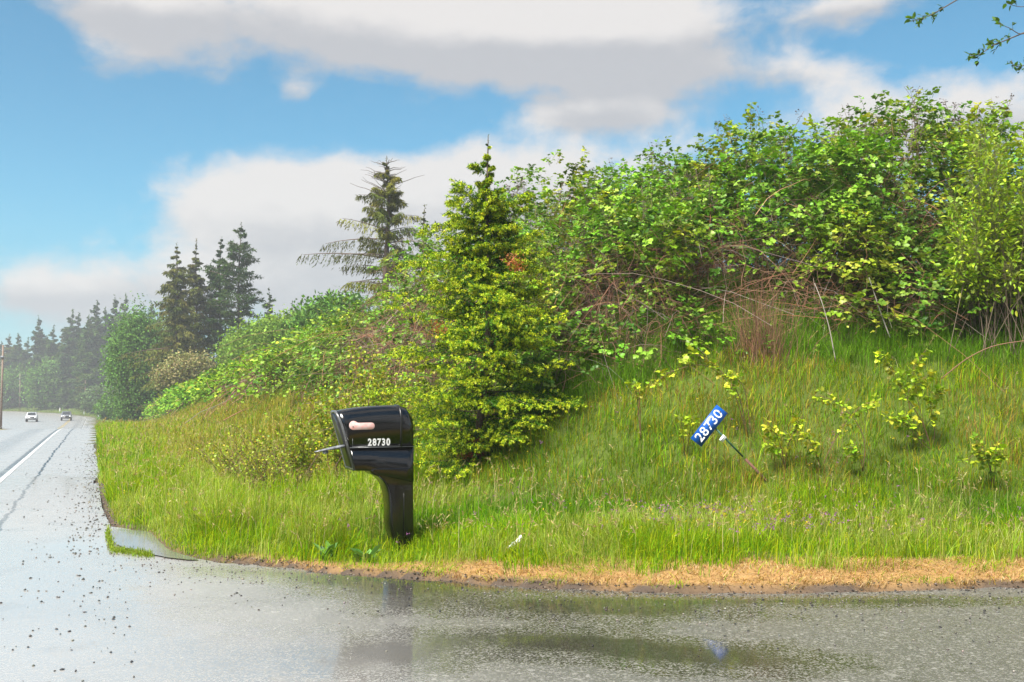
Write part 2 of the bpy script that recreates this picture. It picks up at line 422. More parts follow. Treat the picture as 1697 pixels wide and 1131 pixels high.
# painted lines
def marking(n0, n1, s0, s1, mat):
    ss = np.arange(s0, s1, 1.0); a = np.stack([*unlat(ss, ss * 0 + n0), zr(ss) + .005], -1); b = np.stack([*unlat(ss, ss * 0 + n1), zr(ss) + .005], -1)
    n = len(ss); V = np.concatenate([a, b]); i = np.arange(n - 1)
    return V, [np.stack([i, i + n, i + n + 1, i + 1], -1)]
def paint(name, c):
    m, N = newmat(name)
    pos = N.n('ShaderNodeNewGeometry').outputs['Position']
    worn = N.smooth(N.noise(pos, 9, 5, .7), .50, .62)
    p = N.n('ShaderNodeBsdfPrincipled', {'Base Color': N.mix(worn, c, (.12, .12, .12)), 'Roughness': .3})
    N.n('ShaderNodeOutputMaterial', {0: p.outputs[0]})
    return m
a = Acc(); a.add(*marking(-1.47, -1.385, -20, 420, None)); a.add(*marking(-7.0, -6.9, -20, 112, None))
tag(a.build('edge_line', paint('white_road_paint', (.62, .62, .6))), kind='structure')
a = Acc(); a.add(*marking(-4.22, -4.12, -20, 420, None)); a.add(*marking(-3.98, -3.88, -20, 420, None))
tag(a.build('centre_line', paint('yellow_road_paint', (.6, .42, .06))), kind='structure')

# puddle between the road and the verge
M_water = plain('puddle_water', (.16, .16, .15), .09, 0, .2, 3, None, 0, 1.0)
pc = np.array(gpt(222, 905))
th = np.linspace(0, 2 * math.pi, 80, endpoint=False)
out = np.array([gpt(px, py) for px, py in [(183, 893), (185, 881), (200, 878.5), (228, 881), (248, 885), (258, 894), (268, 903), (286, 917), (318, 926), (330, 930), (310, 930), (275, 926), (245, 919), (215, 913), (192, 905)]])
k = np.linspace(0, len(out), 106)[:-1]
ox = np.interp(k, np.arange(len(out) + 1), np.append(out[:, 0], out[0, 0])); oy = np.interp(k, np.arange(len(out) + 1), np.append(out[:, 1], out[0, 1]))
oy = oy + (vnoise(ox, oy, 9, .15) - .5) * .05
tag(mesh('puddle', np.stack([ox, oy, ox * 0 + .012], 1), [np.arange(105)[::-1][None]], M_water), kind='structure')

# loose stones on the asphalt
def stones(P, S, c):
    base = np.array([[1, 0, 0], [-1, 0, 0], [0, 1, 0], [0, -1, 0], [0, 0, 1], [0, 0, -1]], float)
    fc = np.array([[0, 2, 4], [2, 1, 4], [1, 3, 4], [3, 0, 4], [2, 0, 5], [1, 2, 5], [3, 1, 5], [0, 3, 5]])
    n = len(P)
    b = base[None] * S[:, None, None] * (1 + .35 * rng.normal(size=(n, 6, 1))) * np.array([1, 1, .6])
    a = U(0, 6.28, n); ca, sa = np.cos(a), np.sin(a)
    b = np.stack([b[..., 0] * ca[:, None] - b[..., 1] * sa[:, None], b[..., 0] * sa[:, None] + b[..., 1] * ca[:, None], b[..., 2]], -1)
    V = (P[:, None] + b).reshape(-1, 3)
    return V, [(fc[None] + (np.arange(n) * 6)[:, None, None]).reshape(-1, 3)], np.repeat(c, 6, 0)
a = Acc()
n = 520
s_ = 4 + 26 * U(0, 1, n) ** 2; e_ = -np.abs(rng.normal(0, .55, n)) - .02
X, Y = unlat(s_, e_ + .25); P = np.stack([X, Y, .004 + 0 * X], 1)
V, f, c = stones(P, U(.003, .011, n) * (1 + s_ * .02), pal([(.03, .03, .03), (.06, .055, .05), (.12, .11, .1)], n)); a.add(V, f, c)
n = 900
X = U(-4, 3.6, n); Y = edgeY(X) - np.abs(rng.normal(0, .7, n)) ; P = np.stack([X, Y, .004 + 0 * X], 1)
V, f, c = stones(P, U(.003, .010, n), pal([(.03, .03, .03), (.07, .06, .05), (.2, .18, .16)], n)); a.add(V, f, c)
n = 650
X = U(-2.5, 4.2, n); Y = edgeY(X) + U(-.06, .16, n); P = np.stack([X, Y, G(X, Y) + .004], 1); P[:, 2] = np.maximum(P[:, 2], .003)
V, f, c = stones(P, U(.004, .012, n), pal([(.05, .04, .032), (.09, .07, .055), (.16, .13, .1), (.03, .025, .02)], n)); a.add(V, f, c)
n = 800
s_ = U(9.5, 34, n); X, Y = unlat(s_, rng.normal(.04, .13, n)); ok = edge_dist(X, Y) < .25; X, Y = X[ok], Y[ok]; n = len(X); P = np.stack([X, Y, .004 + 0 * X], 1)
V, f, c = stones(P, U(.004, .018, n), pal([(.05, .045, .04), (.09, .08, .07), (.15, .14, .12)], n)); a.add(V, f, c)
tag(a.build('loose_gravel', attrmat('gravel_stone', .5, 0, 50)), 'small dark stones scattered over the wet asphalt and its muddy edge', 'gravel', kind='stuff')

# ------------------------------------------------------------------ grass
YG = [(.25, .35, .008), (.18, .33, .006), (.31, .37, .010), (.10, .24, .006)]
PG = [(.30, .37, .07), (.24, .34, .04), (.36, .38, .10)]
BG = [(.15, .26, .008), (.24, .27, .012), (.11, .21, .008), (.29, .23, .02), (.07, .15, .008), (.15, .26, .008)]
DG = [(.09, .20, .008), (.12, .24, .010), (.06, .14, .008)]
ST = [(.50, .34, .13), (.58, .42, .20), (.40, .24, .09), (.48, .38, .21), (.28, .15, .06), (.18, .10, .05)]
GO = [(.36, .30, .05), (.28, .27, .03), (.40, .34, .09), (.27, .18, .05), (.22, .26, .02)]
def blades(P, h, wd, az, lean, c):
    n = len(P); d = np.stack([np.cos(az), np.sin(az), 0 * az], 1); sa = az + U(.6, 2.5, n)
    S = np.stack([np.cos(sa), np.sin(sa), 0 * sa], 1) * wd[:, None]
    h = h[:, None]; lean = lean[:, None]; up = np.array([0, 0, 1.])
    m1 = P + up * h * .42 * (1 - .1 * lean) + d * h * lean * .16
    m2 = P + up * h * (.78 - .16 * lean) + d * h * lean * .48
    tp = P + up * h * (1 - .42 * lean) + d * h * lean * .95
    V = np.stack([P - S * .5, P + S * .5, m1 - S * .5, m1 + S * .5, m2 - S * .35, m2 + S * .35, tp], 1).reshape(-1, 3)
    o = (np.arange(n) * 7)[:, None]
    q = np.concatenate([o + np.array([0, 1, 3, 2]), o + np.array([2, 3, 5, 4])])
    return V, [q, o + np.array([4, 5, 6])], np.repeat(c, 7, 0)
def in_view(X, Y, pad=90):
    px = X / Y * F * math.cos(PITCH) + CX
    return (px > -pad) & (px < 1697 + pad)
acc = Acc(); heads = Acc()
BANDS = [(7.0, 10.5, 3000, 1.0), (10.5, 14.5, 1700, 1.15), (14.5, 22, 620, 1.7), (22, 36, 260, 2.6), (36, 62, 105, 4.2), (62, 112, 28, 7.0)]
for (y0, y1, dens, wk) in BANDS:
    x0, x1 = -(y1 * .56), min(y1 * .56, 9)
    n = int((x1 - x0) * (y1 - y0) * dens)
    X = U(x0, x1, n); Y = U(y0, y1, n)
    t = tval(X, Y); ed = edge_dist(X, Y); s, nl = lat(X, Y)
    ok = in_view(X, Y) & (ed > .02) & (t < 4.2) & (nl > .05)
    cl = vnoise(X, Y, 2, .30)                            # tufts
    ok &= (U(0, 1, n) < .35 + 1.1 * cl)
    X, Y, t, ed, s, nl, cl = [q[ok] for q in (X, Y, t, ed, s, nl, cl)]
    n = len(X)
    z = G(X, Y)
    big = vnoise(X, Y, 11, 1.4); mid = vnoise(X, Y, 21, .6)
    ws = WS(X) * (.75 + .9 * (vnoise(X, Y, 31, .5) - .3) + 1.0 * (vnoise(X, Y, 37, .2) - .5))
    straw = (ed < ws * (.75 + .5 * U(0, 1, n))) & (Y < 12)
    mud = (ed < .03 + .10 * vnoise(X, Y, 33, .2)) & (Y < 9) & (X > -2.2)
    bank = t > .1
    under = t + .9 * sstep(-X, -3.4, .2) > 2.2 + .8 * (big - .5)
    gold = ((s > 17) & (nl > .9 + 1.5 * mid) & (t < 2.6)) | ((s > 11) & (t > -1.4) & (X < -2.4) & (t < 1.8))
    c = pal(YG, n)
    h = U(.10, .30, n) * (.55 + .9 * big)
    dkp = big + .25 * U(0, 1, n) < .42; c[dkp] *= np.array([.55, .78, .8])
    pale = (~bank) & (mid > .52) & (U(0, 1, n) < .65); c[pale] = pal(PG, int(pale.sum())); h[pale] *= 1.15
    low = (Y < 9.6); h = np.where(low & (ed > ws), h * (.55 + .5 * sstep(ed, ws, ws + .9)), h)
    # bigger lush clumps left of the mailbox
    lush = (X < -1.0) & (X > -5.5) & (Y < 13) & (ed > .5) & (cl > .5); h = np.where(lush, h * 1.6, h)
    bb = bank & (U(0, 1, n) < .85); c[bb] = pal(BG, int(bb.sum())); h = np.where(bank, U(.09, .28, n) * (.5 + .9 * mid), h); c = c * np.where(bank & (mid > .6), 1.25, 1.0)[:, None]
    br = bank & (big > .46) & (U(0, 1, n) < .30) & ~under; c[br] = pal([(.28, .18, .05), (.22, .13, .04), (.3, .26, .04)], int(br.sum()))
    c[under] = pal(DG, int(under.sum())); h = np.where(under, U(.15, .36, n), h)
    gold = gold & (t < 1.9 + .8 * (big - .5)); gg = gold & (U(0, 1, n) < .6); c[gg] = pal(GO, int(gg.sum())); h = np.where(gold, U(.16, .36, n), h)
    c[straw] = pal(ST, int(straw.sum())); h = np.where(straw, U(.03, .085, n), h)
    sl = straw & ((U(0, 1, n) < .05) | ((mid > .66) & (U(0, 1, n) < .5))); c[sl] = pal(YG, int(sl.sum())); h = np.where(sl, U(.06, .12, n), h)
    keep = ~(mud & (U(0, 1, n) < .93))
    h = np.where((X < -3.0) & (ed < 1.0) & (Y < 13), h * (.4 + .6 * np.clip(ed, 0, 1)), h)
    nearbox = np.exp(-(((X + 1.12) / .36) ** 2 + ((Y - 8.6) / .55) ** 2)); h = h * (1 - .86 * nearbox)
    lean = np.clip(np.abs(rng.normal(.5, .45, n)), .02, 1.5); lean = np.where(straw, U(.8, 1.9, n), lean)
    wd = U(.0035, .0065, n) * wk; wd = np.where(straw, wd * .9, wd); wd = np.where(pale, wd * .8, wd)
    h = np.where(Y > 22, h * 1.1, h)
    az_ = U(0, 6.283, n) * .75 + 6.283 * vnoise(X, Y, 41, .4)
    P = np.stack([X, Y, z - .015], 1)
    V, f, cc = blades(P[keep], h[keep], wd[keep], az_[keep], lean[keep], c[keep]); acc.add(V, f, cc)
    # flowering stalks with pale heads
    m = (U(0, 1, n) < .019 / max(1, 1500 / dens) ** .0) & ~straw & ~under & (ed > ws + .15)
    m &= nearbox < .3
    m &= (U(0, 1, n) < np.where(gold, 1.0, np.where(bank, .25, .75)))
    Ph = P[m]; k = len(Ph)
    if k:
        hh = U(.28, .52, k) * np.where(bank[m], .65, 1) * np.where(low[m], .8, 1); a0 = U(0, 6.283, k); ln = np.clip(rng.normal(.3, .15, k), .05, .8)
        cs = pal([(.42, .38, .18), (.36, .36, .14), (.5, .42, .26), (.36, .26, .16)], k)
        V, f, cc = blades(Ph, hh, np.full(k, .0028) * wk, a0, ln, cs); acc.add(V, f, cc)
        d = np.stack([np.cos(a0), np.sin(a0), 0 * a0], 1)
        tip = Ph + np.array([0, 0, 1.]) * (hh * (1 - .42 * ln))[:, None] + d * (hh * ln * .95)[:, None]
        m2 = Ph + np.array([0, 0, 1.]) * (hh * (.78 - .16 * ln))[:, None] + d * (hh * ln * .48)[:, None]
        J = 7
        uu = np.linspace(.25, 1, J)[None, :, None]
        q = (m2[:, None] * (1 - uu) + tip[:, None] * uu).reshape(-1, 3)
        dirn = nrm(np.repeat(nrm(tip - m2), J, 0) + .5 * rnd3(k * J))
        V, f = cards(q, dirn, nrm(rnd3(k * J)), U(.02, .045, k * J) * (1 + .15 * wk), U(.005, .009, k * J) * wk)
        heads.add(V, f, np.repeat(pal([(.42, .36, .16), (.38, .32, .18), (.34, .28, .12), (.30, .20, .12)], k * J), 4, 0))
# grass beyond and left of the road
for (s0, s1, n0, n1, k, hh, wk) in [(70, 150, -22, -7.4, 12000, .3, 8), (150, 420, .4, 16, 16000, .5, 22), (110, 200, .3, 9, 7000, .5, 12)]:
    s = U(s0, s1, k); nl = U(n0, n1, k); X, Y = unlat(s, nl); ok = in_view(X, Y) & ((nl > .3) | (nl < nL(s) - .1))
    X, Y = X[ok], Y[ok]; k = len(X); P = np.stack([X, Y, G(X, Y) - .05], 1)
    V, f, cc = blades(P, U(.3, 1, k) * hh, np.full(k, .005) * wk, U(0, 6.28, k), U(0, .6, k), pal([(.20, .28, .06), (.24, .28, .08), (.16, .25, .05)], k)); acc.add(V, f, cc)
tag(acc.build('grass', M_grass), 'tall wet grass covering the verge and the bank', 'grass', kind='stuff')
tag(heads.build('grass_heads', M_grass), 'pale flowering heads standing over the verge grass', 'grass', kind='stuff')
# moss line at the puddle lip
n = 1600
k_ = U(0, 1, n); mx = np.interp(k_, [0, .35, 1], [178, 186, 252]); my = np.interp(k_, [0, .35, 1], [880, 912, 921]) + rng.normal(0, 2.4, n) * (1 + (k_ < .3))
mx = mx + rng.normal(0, 2.5, n)
q = np.array([gpt(a_, b_) for a_, b_ in zip(mx, my)])
a = Acc(); P = np.stack([q[:, 0], q[:, 1], 0 * q[:, 0]], 1)
V, f, cc = blades(P, U(.015, .045, n), U(.004, .008, n), U(0, 6.28, n), U(0, .8, n), pal([(.17, .26, .03), (.22, .28, .04)], n)); a.add(V, f, cc)
tag(a.build('moss_strip', M_grass), 'low green moss and grass along the lip of the roadside puddle', 'moss', kind='stuff')
# vetch flowers and small yellow buttercups
n = 420
X = np.concatenate([rng.normal(2.2, .7, 240), U(-5, 5, 180)]); Y = np.concatenate([rng.normal(8.9, .35, 240), U(8.3, 12, 180)])
ok = (edge_dist(X, Y) > WS(X) + .2) & (tval(X, Y) < 3); X, Y = X[ok], Y[ok]; n = len(X)
P = np.stack([X, Y, G(X, Y) + U(.14, .3, n)], 1); P5 = np.repeat(P, 5, 0) + .008 * rnd3(n * 5)
c1 = np.where(U(0, 1, (n, 1)) < .72, [[.30, .12, .32]], [[.65, .5, .04]])
a = Acc(); V, f = cards(P5, nrm(rnd3(n * 5)), nrm(rnd3(n * 5)), U(.012, .02, n * 5), U(.008, .012, n * 5)); a.add(V, f, np.repeat(np.repeat(c1, 5, 0), 4, 0))
tag(a.build('wildflowers', M_grass), 'tiny purple and yellow flowers among the verge grass', 'wildflowers', kind='stuff')

# ------------------------------------------------------------------ brambles
CENT = np.array([(8.6, 15.0), (6.3, 14.2), (4.2, 14.0), (2.3, 14.3), (.7, 15.6), (-1.2, 18.5), (-3.6, 23.5), (-7.0, 31.0), (-11.0, 40.5), (-16, 52), (-22, 67), (-30, 88)])
BLAB = ['green bramble at the far right of the bank top, behind the yellow-green shrub',
        'tallest bramble mound, its dried flower heads against the white cloud',
        'bramble above the address sign with a bare brown patch at its foot',
        'dense bright green bramble, right of the leafless brown tangle beside the young spruce',
        'bramble with a brown leafless tangle directly right of the young spruce',
        'green bramble rising directly behind the top of the young spruce',
        'bramble with reddish bare canes left of the young spruce, above the mailbox',
        'green bramble mound at the foot of the conifer with the bare dead top',
        'brownish bramble on the bank left of the mailbox, beyond the twiggy shrubs',
        'low green bramble on the bank below the small hazy conifers',
        'tan and green brush on the bank at the foot of the tall conifer group',
        'farthest brush on the bank, beside the round broadleaf tree']
RZ = lambda Y: np.interp(Y, [0, 14, 16, 20, 24, 32, 45, 70, 100], [3.1, 3.1, 3.1, 3.0, 2.6, 1.9, 1.2, 1.1, 1.1])
def Fsh(X, Y, Z):
    """thicket surface: 1 on the skin, <1 inside"""
    t = tval(X, Y)
    s, n = lat(X, Y)
    t = t + 1.15 * sstep(-np.asarray(X), -3.4, .2)
    zb = (2.2 - .25 * sstep(-np.asarray(X), -3.4, .2)) * np.interp(s, [0, 60, 105, 150], [1, 1, .9, .45]) + zr(s)
    rz = RZ(Y) * (1 + .34 * (vnoise(X, Y, 0, 2.2) - .5) + .22 * (vnoise(X, Y, 0, .8) - .5))
    tc = 6.0
    sh_ = 1.15 * sstep(-np.asarray(X), -3.4, .2)
    t = t - sh_; a = np.minimum(t - tc, 0) / (3.1 + sh_)
    b = (Z - zb) / rz
    q = np.sqrt(a * a + np.maximum(b, 0) ** 2 + (np.minimum(b, 0) * 1.2) ** 2)
    return q * (1 + .30 * (vnoise(X, Y, Z, .9) - .5) + .14 * (vnoise(X, Y, Z + 50, .35) - .5))
def grad(X, Y, Z):
    e = .12; f0 = Fsh(X, Y, Z)
    return nrm(np.stack([Fsh(X + e, Y, Z) - f0, Fsh(X, Y + e, Z) - f0, Fsh(X, Y, Z + e) - f0], -1))
# bare places in the leaf cover (centre, radius, how bare)
BARE = [(at(935, 390, 14.2), .85, .8), (at(1000, 440, 13.6), .55, .7), (at(1230, 430, 13.2), .7, .8), (at(1250, 480, 13.0), .75, .85), (at(1320, 530, 12.8), .7, .75), (at(1560, 480, 12.6), .9, .5), (at(690, 560, 17), 1.9, .92), (at(640, 620, 17), 1.7, .92), (at(620, 550, 21), 1.8, .85), (at(1180, 560, 12.6), .6, .6),
        (at(1400, 470, 12.8), .8, .6), (at(850, 470, 14.5), 1.0, .8), (at(960, 480, 13.5), .5, .5), (at(1490, 350, 13.4), .5, .5), (at(640, 520, 24), 1.5, .6), (at(530, 580, 38), 3, .8), (at(490, 600, 42), 4, .8), (at(1050, 560, 12.8), .6, .7)]
def bare(P):
    k = np.ones(len(P))
    for c, r, a in BARE: k *= 1 - a * np.exp(-((P - c) ** 2).sum(1) / (r * r))
    return k
def shell(n, y0, y1, lo, hi, x0, x1):
    """n points of the thicket's skin (lo..hi of its depth) in view"""
    out = []; got = 0
    for _ in range(60):
        m = 60000
        X = U(x0, x1, m); Y = U(y0, y1, m); g = G(X, Y); Z = g + U(.03, 4.6, m)
        t = tval(X, Y)
        ok = in_view(X, Y, 140) & (t > 1.0) & (t < 9.5)
        X, Y, Z = X[ok], Y[ok], Z[ok]
        f = Fsh(X, Y, Z); ok = (f > lo) & (f < hi)
        out.append(np.stack([X[ok], Y[ok], Z[ok]], 1)); got += int(ok.sum())
        if got >= n: break
    return np.concatenate(out)[:n]
leafA = [Acc() for _ in CENT]; caneA = [Acc() for _ in CENT]; headA = [Acc() for _ in CENT]
def owner(P):
    q = P[:, :2] + rng.normal(0, .12, (len(P), 2)) * np.maximum(1, P[:, 1:2] / 15)
    return np.argmin(((q[:, None] - CENT[None]) ** 2).sum(-1), 1)
BL = [(.09, .20, .014), (.125, .27, .018), (.18, .32, .03), (.05, .12, .014), (.20, .29, .04)]
def compound(P, D, Nn, size, c, three=True):
    """compound bramble leaves: three folded leaflets each"""
    D = nrm(D); Sd = nrm(np.cross(D, Nn)); out = []
    base = P + D * (size * .45)[:, None]
    for a in ((-1.15, 0, 1.15) if three else (0,)):
        f = D * math.cos(a) + Sd * math.sin(a)
        L = size * (1.0 if a == 0 else .82)
        out.append((base, f + .12 * rnd3(len(P)), Nn + .15 * rnd3(len(P)), L, c * (1 + .05 * rng.normal(size=(len(P), 1)))))
    return [np.concatenate([o[i] for o in out]) for i in range(5)]
def put(accs, own, P, Fd, Ud, L, W, c):
    for i in np.unique(own):
        m = own == i
        V, f = leaves(P[m], Fd[m], Ud[m], L[m], W); accs[i].add(V, f, np.repeat(c[m], 8, 0))
upv = np.array([0, 0, 1.])
ZONES = [(10.5, 19, -3.5, 10.5, 20500, 5, .074, True, .30), (19, 34, -13, 4, 8000, 5, .085, True, .42), (34, 60, -30, -4, 5500, 5, .17, False, .6), (60, 112, -52, -15, 4500, 4, .30, False, .9)]
for (y0, y1, x0, x1, n, LN, size, three, slen) in ZONES:
    for (lo, hi, frac) in ((.86, 1.06, .92), (.5, .86, .5), (1.06, 1.12, .09)):
        n_ = int(n * frac)
        P = shell(n_, y0, y1, lo, hi, x0, x1)
        g = grad(P[:, 0], P[:, 1], P[:, 2])
        face = (g * nrm(np.array([0, 0, CAMH]) - P)).sum(1)
        # density: patchy, thinner low on the face
        zt = Fsh(P[:, 0], P[:, 1], P[:, 2])
        dn = .10 + 1.0 * sstep(vnoise(P[:, 0], P[:, 1], P[:, 2], .7), .34, .60)
        dn *= .75 + .35 * sstep(g[:, 2], -.25, .45)
        dn *= bare(P) if lo > .8 else bare(P) ** .7
        dn *= np.where(face < -.45, .5, 1)
        if lo > 1: dn *= sstep(g[:, 2], .3, .7)
        P = P[U(0, 1, len(P)) < dn]
        if not len(P): continue
        g = grad(P[:, 0], P[:, 1], P[:, 2]); k = len(P)
        sd = nrm(g * .75 + upv * .35 + .55 * rnd3(k))
        own = owner(P)
        tone = vnoise(P[:, 0], P[:, 1], P[:, 2], 1.6)
        c0 = pal(BL, k, .18) * (.75 + .6 * tone)[:, None]
        yel = (vnoise(P[:, 0], P[:, 1], P[:, 2] + 9, 1.1) > .66); c0[yel] *= np.array([1.5, 1.12, .9])
        # sprig stems
        K = 5; uu = np.linspace(0, 1, K)[None, :, None]; sl = U(.6, 1.2, k)[:, None, None] * slen
        path = P[:, None] + sd[:, None] * uu * sl - upv * (uu ** 2) * sl * .35
        if y0 < 34:
            for i in np.unique(own):
                m = own == i; V, f = tubes(path[m], np.linspace(.003, .0015, K)[None] * (1 if y0 < 15 else 1.6), 3)
                caneA[i].add(V, f, np.tile([.16, .15, .05], (len(V), 1)))
        for j in range(LN):
            u = (j + .7) / LN
            q = P + sd * (u * sl[:, 0]) - upv * (u * u * sl[:, 0] * .35)
            sidev = nrm(np.cross(sd, upv)) * (1 if j % 2 else -1)
            D = nrm(sd * .5 + sidev * .8 - upv * .25 + .35 * rnd3(k) + g * .2)
            Nn = nrm(upv * .9 + g * .55 + .38 * rnd3(k))
            sz = size * U(.5, 1.35, k) * (1 - .25 * u)
            q2, f2_, u2, L2, c2 = compound(q, D, Nn, sz, c0 * (1 + .18 * u), three)
            put(leafA, np.tile(own, 3 if three else 1), q2, f2_, u2, L2, 1.15, c2)
# canes: arching from the foot of the thicket to its skin
for (y0, y1, x0, x1, n, r0) in [(10.5, 19, -3.5, 10.5, 13000, .0045), (19, 34, -13, 4, 6000, .0075), (34, 60, -30, -4, 2400, .016), (60, 112, -52, -15, 1200, .03)]:
    P = shell(n, y0, y1, .45, 1.02, x0, x1)
    g = grad(P[:, 0], P[:, 1], P[:, 2])
    keep = U(0, 1, len(P)) < np.where(bare(P) < .7, 1.0, .36)
    P = P[keep]; g = g[keep]; k = len(P)
    back = g[:, :2] * -1; back = back / (np.linalg.norm(back, axis=1, keepdims=True) + 1e-6)
    L = U(.6, 2.2, k) * (1 if y0 < 15 else 1.5)
    a1 = nrm(np.stack([-back[:, 1], back[:, 0], 0 * L], 1)) * rng.normal(0, .8, (k, 1))
    st = P + np.concatenate([back, np.zeros((k, 1))], 1) * U(-.1, .7, k)[:, None] * L[:, None] * .5 + a1 * L[:, None] * .5
    st[:, 2] = np.maximum(G(st[:, 0], st[:, 1]), P[:, 2] - L * U(.2, 1.0, k))
    en = P + a1 * -.35 * L[:, None] + g * .05; en[:, 2] -= U(-.05, .35, k) * L * .5
    ctl = (st + en) / 2 + upv * (L * U(.0, .45, k))[:, None] + .12 * rnd3(k) * L[:, None]
    K = 7; u = np.linspace(0, 1, K)[None, :, None]
    path = st[:, None] * (1 - u) ** 2 + 2 * ctl[:, None] * u * (1 - u) + en[:, None] * u * u
    path += .012 * rng.normal(size=path.shape) * L[:, None, None]
    path[..., 2] = np.maximum(path[..., 2], G(path[..., 0], path[..., 1]) + .01)
    own = owner(P)
    cc = pal([(.20, .095, .055), (.14, .07, .045), (.26, .15, .09), (.09, .05, .035), (.22, .18, .14), (.28, .13, .075)], k)
    for i in np.unique(own):
        m = own == i; V, f = tubes(path[m], np.linspace(1, .45, K)[None] * (r0 * .85 * U(.6, 1.4, int(m.sum())))[:, None], 3)
        caneA[i].add(V, f, np.repeat(cc[m], K * 3, 0))
# dried flower heads above the top
for (y0, y1, x0, x1, n, sc_) in [(13, 18, -3, 10, 700, 1.0), (18, 34, -12, 2, 300, 1.2)]:
    P = shell(n, y0, y1, .96, 1.03, x0, x1)
    g = grad(P[:, 0], P[:, 1], P[:, 2]); P = P[(g[:, 2] > .72)][:260 if y0 < 15 else 90]
    own = owner(P)
    for p, i in zip(P, own):
        h = U(.18, .60) * sc_; d = nrm(np.array([U(-.4, .4), U(-.3, .3), 1.0]))
        pts = p + d * np.linspace(0, 1, 6)[:, None] * h + np.array([1, 0, 0]) * (np.linspace(0, 1, 6)[:, None] ** 2) * U(-.1, .1)
        V, f = tube(pts, np.linspace(.0045, .0028, 6), 3); headA[i].add(V, f, (.13, .09, .07))
        J = int(U(8, 22)); u = U(.45, 1, J); o = np.array([U(-1, 1, J), U(-1, 1, J), U(-.1, .8, J)]).T * (.02 + .07 * (1 - (u - .45)))[:, None]
        b0 = p + d * (u * h)[:, None]; e0 = b0 + o
        V, f = tubes(np.stack([b0, e0], 1), np.full((J, 2), .002), 3); headA[i].add(V, f, (.13, .09, .07))
        V, f, c = stones(e0, U(.008, .016, J), pal([(.10, .075, .07), (.07, .05, .05), (.16, .12, .10)], J)); headA[i].add(V, f, c)
for i, cxy in enumerate(CENT):
    if not leafA[i].n: continue
    o0 = np.array([cxy[0], cxy[1], float(G(cxy[0], cxy[1]))])
    r = empty('bramble_bush', o0, BLAB[i], 'bramble', 'bramble thicket along the bank')
    leafA[i].build('leaves', M_leaf if i < 8 else M_far, r, False, o0)
    if caneA[i].n: caneA[i].build('canes', M_cane, r, False, o0)
    if headA[i].n: headA[i].build('dried_flower_heads', M_cane, r, False, o0)

